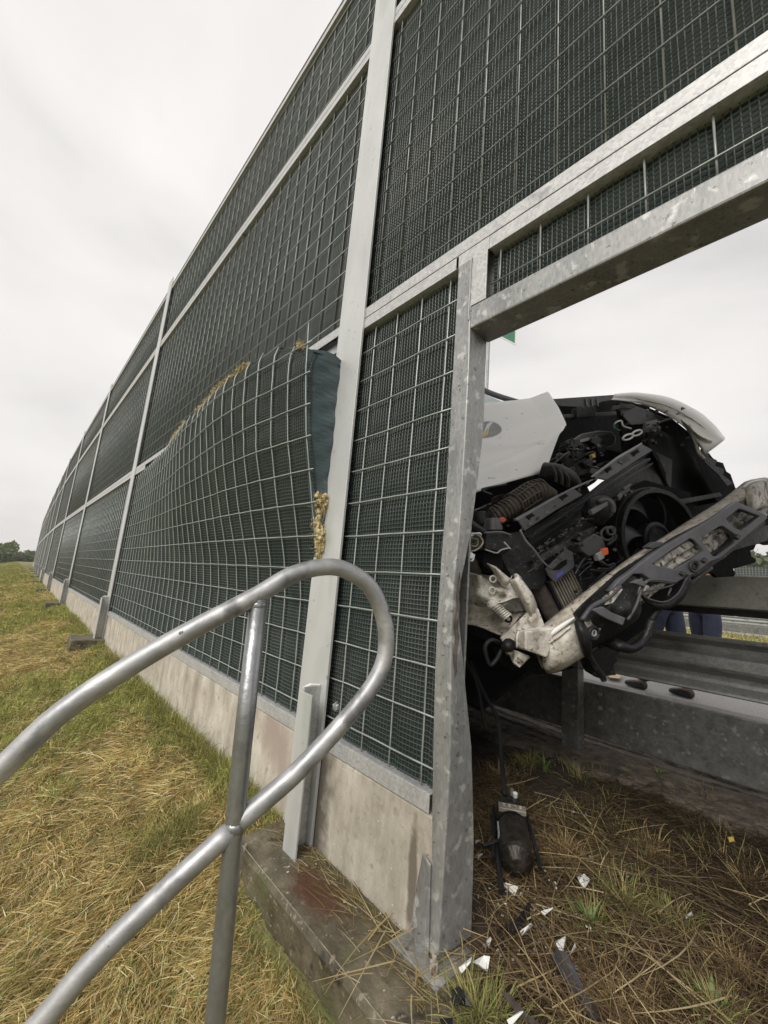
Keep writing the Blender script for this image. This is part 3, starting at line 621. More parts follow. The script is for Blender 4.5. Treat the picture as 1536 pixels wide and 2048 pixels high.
def trunk_mesh(h):
    b = MB(); b.tube([(0, 0, -.5), (.05, 0, h*.4), (-.04, .05, h)], [.16, .12, .05], 8)
    for i in range(6):
        a = i*1.1; b.tube([(0, 0, h*(.3+.08*i)), (math.cos(a)*.6, math.sin(a)*.6, h*(.5+.08*i)), (math.cos(a)*1.1, math.sin(a)*1.1, h*(.7+.07*i))], [.06, .04, .015], 5)
    me = bpy.data.meshes.new('trunk'); me.from_pydata(b.v, [], b.f); me.materials.append(m_bark); return me
tkA = trunk_mesh(3.6)
def tree(x, y, z, s, v, label, group):
    o = empty('tree', (x, y, z), random.uniform(0, 6)); o.scale = (s, s, s*random.uniform(.9, 1.1))
    share('trunk', tkA, o); share('crown', crA[v], o); tag(o, label, 'tree', group)
spot = [(-8.0, 92, 1.05, 0), (-4.8, 88, 1.0, 1), (-2.4, 93, .95, 2), (-.8, 90, 1.12, 0), (1.2, 95, .86, 1), (2.8, 92, .66, 0), (4.2, 98, .68, 1), (5.6, 96, .55, 2), (-12, 95, 1.1, 1), (-16, 90, 1.15, 2), (-21, 96, 1.1, 0), (-27, 92, 1.2, 1), (3.4, 108, .85, 2), (.2, 112, 1.2, 1), (-5.6, 110, 1.3, 0)]
for _c in crA: pass
TD = ['tallest bushy', 'rounded', 'darker', 'broad leafy', 'lower', 'small pale', 'low hazy', 'small']
for i, (x, y, s, v) in enumerate(spot):
    tree(x, y, float(gz_left(x, y))-1.0, s*.86, v, 'green tree number %s from the barrier end in the distant tree line' % ORD[i] if False else '%s green tree in the distant line, %s' % (TD[i % 8], ['left frame edge, outermost', 'next to the left frame edge', 'just inside the left edge', 'at the tallest hump', 'right of the hump', 'nearing the barrier end', 'beside the barrier end', 'partly behind the barrier end', 'outside left, first', 'outside left, second', 'outside left, third', 'outside left, fourth', 'behind the barrier end', 'behind the hump', 'behind the left group'][i]), 'trees on the horizon beyond the field')
for i, (x, y, s) in enumerate([(52, -4.5, 1.45), (52, .5, 1.6), (53, 4.0, 1.5), (52, 8.0, 1.7), (53, 12, 1.5), (55, -9, 1.6)]):
    tree(x, y, -1.2, s, i % 3, 'bushy tree rising behind the opposite barrier, %s' % ['at the right frame edge', 'second from the right edge', 'third from the right edge', 'fourth from the right edge', 'fifth from the right edge', 'outside the right edge'][i], 'trees behind the opposite barrier')
# direction sign far ahead, one lower corner shows below the lintel
p = ray(1031, 692) * 16.0
sg = empty('road_sign', (p[0], p[1], -.87), math.radians(-12)); zc = p[2]+.87+.06
MB().box((-2.6, -.02, zc), (-.06, .02, zc+1.6)).build('sign_face', m_signg, sg)
fr = MB(); fr.box((-2.6, -.035, zc-.06), (-.06, -.021, zc-.002)); fr.box((-.059, -.035, zc-.06), (.0, -.021, zc+1.6)); fr.build('sign_border', m_signw, sg)
for x in (-2.2, -1.2): MB().tube([(x, .06, 0), (x, .06, zc+1.5)], .05, 10).build('sign_post', m_galv, sg)
tag(sg, 'green road sign whose lower corner peeks out under the lintel', 'road sign')
sg.location.x += .0

# ------------------------------------------------------------------ wrecked van
O_ = rx_(1095, 1315, 1.5); E_ = rx_(1525, 985, 2.6); U_ = (E_-O_)/np.linalg.norm(E_-O_)
N_ = np.array([U_[1], -U_[0], 0]); N_ = N_*(-np.sign(N_[1])); N_ /= np.linalg.norm(N_); V_ = np.cross(N_, U_)
van = bpy.data.objects.new('wrecked_van', None); COL.objects.link(van)
mw = Matrix.Identity(4)
for i in range(3): mw[i][0], mw[i][1], mw[i][2], mw[i][3] = U_[i], V_[i], N_[i], O_[i]
van.matrix_world = mw
tag(van, 'white van with its front end torn open, tilted on the guardrail behind the barrier', 'van')
MV = np.array([U_, V_, N_]); oV = MV @ O_
def Q(px, py, n):           # point of the van's own frame (across, up, forward) on the layer `n`
    r = MV @ ray(px, py); k = (n + oV[2]) / r[2]; return r*k - oV
def pl3(poly, n): return [Q(p[0], p[1], p[2] if len(p) > 2 else n) for p in poly]
def plate(name, poly, n, th, m, parent=van, bevel=.003, **kw):
    return MB().prism(pl3(poly, n), (0, 0, -th)).build(name, m, parent, bevel=bevel, **kw)
def vtube(name, pts, r, m, parent=van, n=8, k=6, nn=-.1):
    P = [Q(p[0], p[1], p[2] if len(p) > 2 else nn) for p in pts]
    if len(P) > 2: P = spline(P, k)
    rs = r
    if hasattr(r, '__len__'): rs = np.interp(np.linspace(0, 1, len(P)), np.linspace(0, 1, len(r)), r)
    return MB().tube(P, rs, n).build(name, m, parent, smooth=True)
def crumple(name, poly_rows, m, amp=.01, fr=14, solid=.004, parent=van, sub=4):
    # sheet through rows of pixel points, resampled and dented
    R0 = [[Q(*p) for p in row] for row in poly_rows]
    R1 = [spline(r_, sub) for r_ in R0]; n = len(R1[0]); cols = [spline([r_[j] for r_ in R1], sub) for j in range(n)]
    G = [[cols[j][i] for j in range(n)] for i in range(len(cols[0]))]
    G = [[q + np.array([0, 0, 1])*amp*(float(vnoise(q[0]*fr, q[1]*fr, 3))-.5)*2 + np.array([1, 1, 0])*amp*.5*(float(vnoise(q[1]*fr, q[0]*fr, 5))-.5) for q in r_] for r_ in G]
    return MB().grid(G).build(name, m, parent, smooth=True, solid=solid)
# ---- hull (mostly behind the barrier): cab, roof, sides, firewall, wheels
def hull():
    b = MB(); u0, u1 = -.2, 1.62
    st = [(-1.55, .60, 0.0), (-1.60, .86, .03), (-2.15, 1.45, .14), (-2.5, 1.56, .17), (-4.5, 1.54, .18), (-4.62, .8, .03), (-4.62, -.25, 0)]
    rows_ = []
    for n_, v_, t_ in st:
        rows_.append([(u0+t_*.0, -.25, n_) if v_ < 0 else (u0, min(v_, .75)*.5-.12, n_), (u0+t_*.25, v_*.72, n_), (u0+t_, v_, n_), ((u0+u1)/2, v_+.03, n_), (u1-t_, v_, n_), (u1-t_*.25, v_*.72, n_), (u1, min(v_, .75)*.5-.12, n_) if v_ > 0 else (u1, -.25, n_)])
    b.grid(rows_); return b
hull().build('body_shell', m_white, van, smooth=True, solid=.01)
for u in (-.195, 1.615):
    MB().prism([(u, -.25, -1.3), (u, .60, -1.3), (u, .75, -4.6), (u, -.25, -4.6)], (.02 if u > 0 else -.02, 0, 0)).build('side_panel', m_white, van, bevel=.005)
    su = .001 if u > 0 else -.001
    MB().prism([(u+su*25, .80, -1.35), (u-su*120, 1.42, -1.95), (u-su*120, 1.42, -2.7), (u+su*25, .80, -2.7)], (su*6, 0, 0)).build('side_window', m_glass, van)
MB().prism([(-.2, -.30, -1.0), (1.5, -.30, -1.0), (1.5, .62, -1.0), (-.2, .62, -1.0)], (0, 0, -.03)).build('firewall', m_black_matt, van)
MB().prism([(-.15, -.28, -.5), (1.3, -.28, -.5), (1.3, -.25, -4.6), (-.15, -.25, -4.6)], (0, -.02, 0)).build('floor_pan', m_black_matt, van)
for u, n_ in ((-.12, -1.15), (1.50, -.72), (-.12, -3.8), (1.50, -3.8)):
    w = MB(); w.tube([(u-.09, -.22, n_), (u-.07, -.22, n_), (u+.07, -.22, n_), (u+.09, -.22, n_)], [.27, .30, .30, .27], 28); wo_ = w.build('wheel', m_rubber, van, smooth=True)
    r_ = MB(); r_.tube([(u-.093, -.22, n_), (u+.093, -.22, n_)], .19, 20); r_.build('rim', m_alu, wo_)
plate('windscreen', [(900, 760, -1.9), (972, 793, -1.6), (1012, 806, -1.2), (900, 840, -1.15)], -1.2, .006, m_glass)
vtube('windscreen_pillar', [(915, 752, -2.0), (975, 784, -1.6), (1040, 806, -1.1)], [.028, .024, .02], m_grey_pl, n=8)
# ---- bonnet with decal
hood_rows = [[(890, 826, -1.12), (965, 807, -1.02), (1030, 801, -.97), (1060, 797, -.96), (1096, 783.5, -.95)],
             [(885, 880, -.88), (965, 866, -.79), (1030, 854, -.74), (1090, 838, -.72), (1117, 816, -.76)],
             [(880, 940, -.66), (958, 915, -.59), (1030, 896, -.54), (1085, 875, -.54), (1133, 850, -.57)],
             [(880, 975, -.49), (952, 950, -.44), (1025, 925, -.41), (1080, 905, -.42), (1118, 868, -.46)],
             [(880, 1003, -.34), (950, 985, -.32), (1020, 963, -.30), (1060, 952, -.30), (1091, 944, -.31)]]
def hoodrow(r_): return [Q(*p) for p in r_]
HR = [hoodrow(r_) for r_ in hood_rows]
def hood_disp(i, j): return .004*float(vnoise(i*1.1, j*.9, 12)) + .006*math.exp(-((i-1.2-.35*j)/.10)**2)*(j > 1.2) - .007*math.exp(-((i-3.1+.25*j)/.14)**2)
def hood_pt(i, j):
    q = hood_pt0(i, j); return q + np.array([0, 0, hood_disp(i, j)])
def hood_pt0(i, j):
    i0, j0 = min(int(i), 3), min(int(j), 3); a, b_ = i-i0, j-j0
    return (HR[i0][j0]*(1-a)+HR[i0+1][j0]*a)*(1-b_)+(HR[i0][j0+1]*(1-a)+HR[i0+1][j0+1]*a)*b_
G = [[hood_pt(i, j) for j in np.linspace(0, 4, 33)] for i in np.linspace(0, 4, 33)]
hood = MB().grid(G).build('bonnet', m_white, van, smooth=False, solid=.004)
hood.data.shade_smooth()
def on_hood(px, py):        # sheet parameters under a point of the bonnet
    best = None
    for i in np.linspace(.2, 2.6, 73):
        for j in np.linspace(0, 2.4, 73):
            q = hood_pt(i, j); w_ = O_ + MV.T @ q; c_ = CR.T @ w_; x_, y_ = 768+F*c_[0]/c_[2], 1024+F*c_[1]/c_[2]
            d_ = (x_-px)**2+(y_-py)**2
            if best is None or d_ < best[0]: best = (d_, i, j)
    return np.array(best[1:])
cen = on_hood(974, 862); eu = on_hood(1003, 861)-cen; ev = on_hood(974, 843)-cen
def dec(name, f, m, lift):
    c0 = (sum(a for a, _ in f)/len(f), sum(b_ for _, b_ in f)/len(f)); rows_ = []
    for k_ in np.linspace(1, 0.02, 8): rows_.append([hood_pt(*(cen+eu*(c0[0]+(a-c0[0])*k_)+ev*(c0[1]+(b_-c0[1])*k_))) + np.array([0, 0, lift]) for a, b_ in f + [f[0]]])
    return MB().grid(rows_).build(name, m, hood)
dec('decal', [(math.cos(t)*1.07, math.sin(t)*1.09) for t in np.linspace(0, 2*math.pi, 40, endpoint=False)], m_signw, .0040)
dec('decal', [(math.cos(t), math.sin(t)*.98) for t in np.linspace(0, 2*math.pi, 40, endpoint=False)], m_logo_grey, .0052)
sw = [(.25, .95), (-.02, .72), (-.16, .30), (-.26, -.25), (-.42, -.62), (-.62, -.74), (-.40, -.92), (-.12, -.84), (.04, -.45), (.06, .05), (.14, .5), (.36, .84)]
dec('decal', sw, m_signw, .0064)
dec('decal', [(-.10, .1), (-.22, -.35), (-.40, -.66), (-.50, -.76), (-.32, -.88), (-.12, -.78), (0, -.42), (.01, 0), (0, .3)], m_yellow, .0076)
# ---- right front wing
top = [(1229, 789, -.62), (1265, 786.5, -.52), (1300, 790, -.44), (1345, 800, -.36), (1390, 822, -.27), (1425, 850, -.19), (1449, 879, -.12)]
mid = [(1226, 796, -.60), (1262, 799, -.50), (1296, 806, -.42), (1338, 821, -.34), (1378, 846, -.25), (1412, 874, -.17), (1440, 886, -.10)]
inn = [(1223, 799, -.60), (1260, 803, -.50), (1294, 811, -.43), (1330, 828, -.36), (1366, 853, -.27), (1393, 882, -.19), (1412, 908, -.14)]
bk_ = [(1231, 788, -.80), (1268, 785.5, -.72), (1303, 789, -.64), (1347, 799, -.56), (1391, 821, -.47), (1425, 849.5, -.39), (1449, 878, -.32)]
crumple('front_wing', [bk_, top, mid, inn], m_white, .003, 10, .004, sub=5)
crumple('headlamp_recess', [[(1362, 838, -.22), (1395, 868, -.17), (1437, 887, -.115)], [(1366, 848, -.24), (1394, 876, -.19), (1425, 890, -.125)], [(1378, 866, -.25), (1396, 889, -.21), (1410, 903, -.16)]], m_cream, .003, 20, .003)
vtube('wing_seam', [(1270, 797, -.47), (1330, 811, -.35), (1380, 836, -.25), (1420, 866, -.165)], .0025, m_rusty, n=5)
vtube('wing_bracket', [(1378, 850, -.22), (1390, 880, -.2), (1398, 905, -.18), (1408, 918, -.17)], .008, m_cream, n=6)
# inner apron strip behind and dark cavity
plate('inner_wing', [(1100, 798), (1232, 789), (1236, 799), (1205, 803), (1180, 815), (1120, 812)], -1.0, .01, m_grey_pl)
for i in range(3): plate('apron_rib', [(1171+i*11, 797), (1174+i*11, 797), (1176+i*11, 812), (1173+i*11, 812)], -.99, .006, m_grey_lt)
plate('cowl', [(1085, 800), (1240, 799), (1300, 812), (1300, 930), (1085, 950)], -1.08, .02, m_black_matt)
plate('cowl_ledge', [(1122, 829), (1238, 822), (1240, 829), (1124, 836)], -.82, .03, m_grey_pl)
plate('fuse_box', [(1152, 815), (1190, 812), (1192, 832), (1154, 834)], -.8, .05, m_black)
# ---- strut tower liner and big black cavity wall on the right
plate('wheel_liner', [(1236, 806), (1290, 812), (1340, 834), (1375, 862), (1400, 900), (1418, 906), (1424, 914), (1432, 922), (1446, 926), (1453, 943), (1461, 948), (1471, 976), (1490, 985), (1496, 1000), (1440, 1040), (1290, 1100), (1200, 1100), (1200, 1000), (1250, 900)], -.42, .02, m_black_matt, bevel=0)
plate('liner_tab', [(1402, 897), (1419, 908), (1416, 914), (1434, 920), (1430, 932), (1449, 938), (1446, 950), (1466, 966), (1455, 972), (1436, 948), (1410, 925)], -.36, .004, m_black, bevel=0)
crumple('liner_fold', [[(1300, 860, -.30), (1345, 875, -.34), (1395, 915, -.30)], [(1305, 905, -.24), (1355, 925, -.33), (1410, 950, -.26)], [(1330, 960, -.26), (1375, 975, -.34), (1430, 985, -.24)], [(1360, 1010, -.22), (1395, 1010, -.30), (1436, 1002, -.2)]], m_black_matt, .02, 9, .004)
plate('liner_shelf', [(1352, 1000), (1440, 985), (1445, 992), (1356, 1010)], -.2, .06, m_black)
plate('headlamp_backing', [(1240, 812), (1262, 808), (1300, 822), (1335, 838), (1332, 842), (1290, 848), (1262, 850), (1246, 832)], -.40, .012, m_grey_pl)
for P_ in ([(1225, 812), (1246, 808), (1248, 815), (1222, 822)], [(1240, 806), (1275, 812), (1262, 818), (1240, 814)]): plate('torn_tab', P_, -.38, .006, m_black)
plate('lamp_bracket', [(1292, 844), (1316, 838), (1312, 852), (1290, 858)], -.33, .02, m_grey_lt)
plate('lamp_bracket', [(1288, 880), (1318, 870), (1319, 877), (1292, 888)], -.30, .02, m_grey_pl)
plate('adjuster_block', [(1285, 858), (1320, 850), (1322, 868), (1288, 876)], -.32, .05, m_black)
vtube('adjuster_arm', [(1308, 850, -.30), (1328, 842, -.28), (1342, 837, -.27)], .006, m_black)
# pale gasket (figure of eight) and shiny torn trim
for c_, rx0 in (((1256, 874), 10.5), ((1274, 866), 10)):
    vtube('gasket_ring', [(c_[0]+rx0*math.cos(t), c_[1]+rx0*.48*math.sin(t)-.3*rx0*math.cos(t), -.30) for t in np.linspace(0, 2*math.pi, 13)], .0052, m_signw, n=6, k=3)
vtube('trim_clip', [(1229, 848, -.36), (1235, 843, -.35), (1243, 842, -.35), (1247, 852, -.34), (1262, 857, -.34)], .0045, m_signw, n=5)
vtube('trim_clip', [(1228, 850, -.36), (1230, 858, -.35), (1240, 862, -.34)], .006, mat('green_trim', (.02,.09,.05)), n=6)
# ---- slam panel (grey crossmember) in two broken lengths
def slam(pf, name='slam_panel'): return pf
s1 = plate('slam_panel', [(1036, 1040), (1100, 1003), (1147, 977), (1166, 990), (1110, 1022), (1050, 1062)], -.06, .012, m_grey_pl)
plate('slam_panel_top', [(1030, 1037, -.10), (1098, 999, -.10), (1147, 974, -.10), (1186, 957, -.12), (1187, 960, -.06), (1147, 978, -.06), (1100, 1003, -.06), (1036, 1041, -.06)], -.08, .004, m_grey_lt, bevel=0)
s2 = plate('slam_panel', [(1185, 954), (1235, 917), (1284, 888), (1306, 900), (1268, 924), (1213, 960)], -.08, .012, m_grey_lt)
plate('slam_panel_top', [(1183, 952, -.12), (1235, 913, -.12), (1284, 885, -.12), (1284, 888, -.08), (1235, 917, -.08), (1185, 954, -.08)], -.1, .004, m_logo_grey, bevel=0)
for c_, n_ in (((1058, 1032), -.058), ((1125, 993), -.058), ((1215, 938), -.078), ((1268, 905), -.078)):
    plate('slot', [(c_[0]-7, c_[1]+1), (c_[0]+6, c_[1]-6), (c_[0]+12, c_[1]-1), (c_[0]+4, c_[1]+3), (c_[0]+1, c_[1]+8)], n_+.001, .006, m_black_matt, bevel=0)
plate('slam_label', [(1236, 923), (1252, 913), (1262, 919), (1245, 930)], -.078, .002, m_grey_pl, bevel=0)
# front face hanging below slam panel, with long dark rails
plate('radiator_support', [(1048, 1066), (1114, 1026), (1170, 994), (1210, 962), (1266, 928), (1308, 902), (1345, 920), (1340, 1010), (1250, 1080), (1200, 1150), (1160, 1190), (1110, 1150), (1075, 1110)], -.27, .02, m_black, bevel=0)
for k_, (a_, b_, n_, w_) in enumerate([((1056, 1075), (1300, 915), -.13, 5), ((1062, 1088), (1306, 925), -.16, 3), ((1072, 1100), (1255, 985), -.19, 2.5), ((1080, 1112), (1185, 1052), -.15, 12)]):
    dx, dy = b_[0]-a_[0], b_[1]-a_[1]; L_ = math.hypot(dx, dy); ox, oy = -dy/L_*w_, dx/L_*w_
    plate('support_rail', [(a_[0], a_[1]), (b_[0], b_[1]), (b_[0]+ox, b_[1]+oy), (a_[0]+ox, a_[1]+oy)], n_, .03, m_black if k_ != 3 else m_grey_pl)
for i in range(16):
    t = i/15; plate('rail_notch', [(1080+t*180, 1094-t*112), (1085+t*180, 1091-t*112), (1086+t*180, 1096-t*112), (1082+t*180, 1098-t*112)], -.155, .01, m_grey_pl, bevel=0)
# ---- cooling fan
fc = Q(1304, 1080, -.2); fr_ = .222
fan = MB()
def ringv(r0, r1, z0, z1, n=48):
    b = MB(); pr = [(r0, z0), (r1, z0), (r1, z1), (r0, z1)]
    vs = [(fc[0]+r*math.cos(2*math.pi*i/n), fc[1]+r*math.sin(2*math.pi*i/n), fc[2]+z) for i in range(n) for r, z in pr]
    b.add(vs, [(i*4+j, i*4+(j+1) % 4, ((i+1) % n)*4+(j+1) % 4, ((i+1) % n)*4+j) for i in range(n) for j in range(4)]); return b
sh = ringv(fr_, fr_+.022, -.03, .055).build('fan_shroud', m_black, van, bevel=.002)
ringv(fr_+.026, fr_+.034, -.03, .03).build('shroud_lip', m_black, sh)
fanh = MB(); fanh.tube([tuple(fc+np.array([0, 0, -.02])), tuple(fc+np.array([0, 0, .03])), tuple(fc+np.array([0, 0, .036]))], [.085, .085, .07], 28); fh = fanh.build('fan_hub', m_black, van, smooth=False)
ringv(.06, .066, .036, .042, 32).build('hub_ring', m_black, fh)
m_fan = mat('fan_blade_plastic', (.016,.016,.019), (.032,.032,.036), 8, .5)
for k_ in range(6):
    rr = []
    for r in np.linspace(.08, fr_-.006, 9):
        t = (r-.08)/(fr_-.086); a0 = 2*math.pi*k_/6 + .35*t*t; w_ = .40+.16*t
        rr.append([(fc[0]+r*math.cos(a0+w_*s), fc[1]+r*math.sin(a0+w_*s), fc[2]+.022*(s-.5)*2*(1-.3*t)+.004) for s in np.linspace(0, 1, 7)])
    MB().grid(rr).build('fan_blade', m_fan, van, smooth=True, solid=.003)
plate('fan_backing', [(1205, 1010), (1290, 960), (1380, 985), (1400, 1060), (1330, 1170), (1240, 1190), (1200, 1120)], -.245, .01, m_black_matt, bevel=0)
# ---- radiator, intercooler fins
plate('intercooler', [(1096, 1166), (1146, 1138), (1236, 1322), (1203, 1358), (1180, 1345)], -.14, .03, m_black)
fins = MB()
for i in range(9):
    t = (i+.5)/9; a_ = (1102+44*t, 1164-25*t); b_ = (1190+40*t, 1342-28*t)
    fins.prism(pl3([(a_[0]-1.4, a_[1]), (a_[0]+1.4, a_[1]), (b_[0]+1.4, b_[1]), (b_[0]-1.4, b_[1])], -.128), (0, 0, -.012))
fins.build('cooling_fins', m_alu, van)
lou = MB()
for i in range(7):
    lou.prism(pl3([(1196+i*5.5, 1348-i*10), (1202+i*5.5, 1346-i*10), (1222+i*2, 1342-i*6), (1220+i*2, 1348-i*6)], -.09), (0, 0, -.02))
lou.build('lower_louvre', m_black, van)
vtube('louvre_edge', [(1186, 1350, -.08), (1212, 1322, -.08), (1228, 1296, -.08)], .006, m_black)
plate('blue_clip_bracket', [(1092, 1138), (1133, 1098), (1146, 1104), (1150, 1134), (1111, 1166), (1098, 1152)], -.10, .012, m_grey_pl)
plate('bracket_hole', [(1104, 1140), (1122, 1124), (1134, 1118), (1134, 1128), (1118, 1140)], -.098, .004, m_black_matt, bevel=0)
plate('blue_mark', [(1113, 1150), (1126, 1141), (1128, 1147), (1114, 1158)], -.097, .004, m_blue, bevel=0)
vtube('cooler_pipe', [(1060, 1145, -.18), (1078, 1180, -.18), (1110, 1240, -.18)], .035, m_hose, n=10)
# ---- components between support and beam
plate('connector_box', [(1158, 1088), (1190, 1066), (1206, 1075), (1214, 1098), (1180, 1114), (1165, 1104)], -.10, .05, m_grey_pl, bevel=.006)
plate('connector_box', [(1150, 1078), (1172, 1064), (1180, 1070), (1160, 1086)], -.12, .04, m_black)
plate('orange_connector', [(1205, 1098), (1216, 1095), (1218, 1108), (1209, 1112)], -.085, .03, m_orange)
plate('connector_plug', [(1194, 1108), (1206, 1101), (1210, 1116), (1200, 1122)], -.09, .03, m_logo_grey)
for pts, r in (([(1200, 1122), (1215, 1132), (1228, 1128), (1218, 1138), (1195, 1138)], .007), ([(1180, 1140), (1200, 1142), (1222, 1140)], .006), ([(1152, 1130), (1160, 1155), (1170, 1190), (1180, 1200)], .005),
               ([(1170, 1116), (1160, 1130), (1150, 1150)], .006), ([(1215, 1090), (1228, 1080), (1232, 1070)], .007)):
    vtube('cable', pts, r, m_black, nn=-.09)
for c_, r_ in (((1215, 1068), 13), ((1222, 1062), 8)):
    vtube('horn_rim', [(c_[0]+r_*math.cos(t), c_[1]+r_*math.sin(t), -.11) for t in np.linspace(0, 2*math.pi, 10)], .006, m_grey_pl, n=6, k=3)
vtube('pump_body', [(1185, 1040, -.15), (1196, 1020, -.12), (1212, 1012, -.12)], [.05, .062, .05], m_black, n=14)
vtube('pump_ring', [(1196, 1004, -.06), (1210, 1000, -.06), (1222, 1010, -.06), (1226, 1026, -.06)], .011, m_grey_pl)
plate('pump_bracket', [(1182, 1020), (1214, 1002), (1218, 1010), (1186, 1030)], -.05, .02, m_grey_lt)
plate('latch', [(1238, 985), (1258, 972), (1262, 980), (1244, 992)], -.12, .02, m_grey_pl); plate('latch', [(1246, 976), (1262, 966), (1264, 970), (1250, 980)], -.11, .012, m_grey_lt)
plate('latch_catch', [(1234, 990), (1243, 984), (1246, 994), (1238, 998)], -.11, .012, m_grey_lt)
# ---- engine bay clutter
plate('engine_cover', [(1144, 882), (1168, 866), (1200, 860), (1224, 862), (1234, 874), (1230, 890), (1198, 899), (1182, 884)], -.52, .05, m_grey_pl, bevel=.01)
plate('engine_cover', [(1190, 870), (1215, 866), (1222, 872), (1212, 886), (1196, 888)], -.505, .02, m_black, bevel=.006)
vtube('air_duct', [(1086, 945, -.30), (1110, 948, -.26), (1132, 958, -.26), (1142, 972, -.30)], .05, m_black, n=14)
for t in (0, 1, 2): vtube('duct_rib', [(1104+t*13, 934+t*6, -.20), (1111+t*13, 948+t*5, -.19), (1112+t*12, 964+t*5, -.2)], .006, m_hose, n=6)
hp = [(985, 1038, -.24), (1003, 1026, -.22), (1022, 1014, -.21), (1040, 1002, -.21), (1062, 988, -.21), (1082, 982, -.22), (1104, 990, -.24)]
vtube('corrugated_hose', hp, [.036, .038, .04, .044, .05, .044, .038, .03], m_hose, n=16, k=8)
HP = spline([Q(*p) for p in hp], 10)
for i in range(3, 50, 3):
    p_ = Vector(HP[i]); d_ = (Vector(HP[i+1])-p_).normalized(); a_ = d_.orthogonal().normalized(); c_ = d_.cross(a_); rr_h = .043 if i < 22 else .053
    MB().tube([tuple(p_ + (a_*math.cos(t)+c_*math.sin(t))*rr_h) for t in np.linspace(0, 2*math.pi, 15)], .0045, 5).build('hose_ring', m_hose, van, smooth=True)
for q in range(4):      # ribs along the netted section of the hose
    MB().tube([tuple(Vector(HP[i]) + (lambda d, a: (a*math.cos(q*.7-.6)+d.cross(a)*math.sin(q*.7-.6))*.054)((Vector(HP[i+1])-Vector(HP[i])).normalized(), (Vector(HP[i+1])-Vector(HP[i])).normalized().orthogonal().normalized())) for i in range(24, 42)], .004, 5).build('hose_rib', m_hose, van, smooth=True)
vtube('coolant_hose', [(1070, 952, -.34), (1090, 962, -.3), (1120, 975, -.3), (1140, 985, -.28)], .02, m_black, n=8)
vtube('coolant_hose', [(1078, 950, -.30), (1100, 955, -.28), (1135, 975, -.26)], .006, m_logo_grey, n=6)
plate('red_cap', [(1000, 1038), (1008, 1033), (1014, 1040), (1008, 1046), (1001, 1045)], -.12, .03, mat('red_plastic', (.35,.07,.04)), bevel=.004)
vtube('filler_neck', [(986, 1062, -.12), (985, 1048, -.12), (984, 1037, -.12)], [.040, .034, .026], m_grey_pl, n=16)
vtube('filler_neck', [(962, 1050, -.2), (958, 1036, -.2), (957, 1024, -.2)], [.035, .032, .03], m_black, n=14)
vtube('broken_strut', [(927, 1036, -.04), (945, 1052, -.06), (968, 1066, -.08)], [.016, .02, .018], m_black, n=6)
rr_ = random.Random(21)
for i in range(84):     # brackets, covers and boxes packed in the engine bay
    if i < 48: px, py = rr_.uniform(955, 1105), rr_.uniform(960, 1060)
    else: px, py = rr_.uniform(1100, 1215), rr_.uniform(880, 975)
    if i < 48 and py < 1030-(px-930)*.33-10: py = 1030-(px-930)*.33-2+rr_.uniform(0, 30)
    if py > 1060 - (px-1000)*.56: continue
    s_ = rr_.uniform(4, 14); n_ = rr_.uniform(-.50, -.32); a_ = rr_.uniform(0, 6)
    poly = [(px+s_*math.cos(a_+t)*rr_.uniform(.7, 1.2), py+s_*.8*math.sin(a_+t)*rr_.uniform(.7, 1.2)) for t in (0, 1.3, 2.6, 3.9, 5.1)]
    plate(rr_.choice(['engine_bracket', 'engine_housing', 'fuse_cover']), poly, n_, rr_.uniform(.03, .09), rr_.choice([m_black, m_black, m_grey_pl, m_black_matt, m_hose]), bevel=.004)
for i in range(16):
    px, py = (rr_.uniform(950, 1100), rr_.uniform(985, 1045)) if i < 8 else (rr_.uniform(1110, 1230), rr_.uniform(880, 965))
    if py > 1045 - (px-1000)*.56: continue
    vtube('cable', [(px, py), (px+rr_.uniform(-20, 20), py+rr_.uniform(-14, 14)), (px+rr_.uniform(-30, 30), py+rr_.uniform(-22, 22))], rr_.uniform(.0025, .006), rr_.choice([m_black, m_grey_pl, m_black]), nn=rr_.uniform(-.34, -.26), n=6)
plate('yellow_plug', [(1183, 909), (1190, 906), (1192, 914), (1186, 917)], -.30, .02, m_yellow)
plate('relay_cover', [(1155, 882), (1176, 876), (1180, 892), (1162, 898)], -.42, .05, m_black); plate('relay_cover', [(1158, 880), (1178, 875), (1180, 880), (1160, 885)], -.40, .02, m_logo_grey, bevel=0)
plate('engine_block', [(935, 1040), (1090, 955), (1200, 895), (1250, 905), (1190, 965), (1040, 1060), (1000, 1080)], -.60, .2, m_black_matt)
for i in range(150):    # clips, screws, torn ends and chipped edges scattered through the wreck
    zone = i % 5
    if zone == 0: px, py = rr_.uniform(1110, 1230), rr_.uniform(875, 955)
    elif zone == 1: px = rr_.uniform(950, 1040); py = rr_.uniform(1005, 1060)
    elif zone == 2: px = rr_.uniform(1060, 1200); py = 1120-(px-1060)*.62+rr_.uniform(-18, 26)
    elif zone == 3: px, py = rr_.uniform(1150, 1235), rr_.uniform(1050, 1200)
    else: px = rr_.uniform(1240, 1400); py = rr_.uniform(815, 905)
    if zone == 0 and py > 1045-(px-1000)*.56: continue
    n_ = {0: -.27, 1: -.2, 2: -.11, 3: -.10, 4: -.27}[zone]; s_ = rr_.uniform(1.2, 4.0); a_ = rr_.uniform(0, 6)
    poly = [(px+s_*math.cos(a_+t)*rr_.uniform(.5, 1.4), py+s_*math.sin(a_+t)*rr_.uniform(.5, 1.4)) for t in (0, 1.5, 3.0, 4.6)]
    plate(rr_.choice(['clip', 'screw_head', 'torn_tab']), poly, n_, rr_.uniform(.004, .02), rr_.choice([m_grey_lt, m_grey_pl, m_black, m_grey_pl, m_hose, m_hose]), bevel=0)
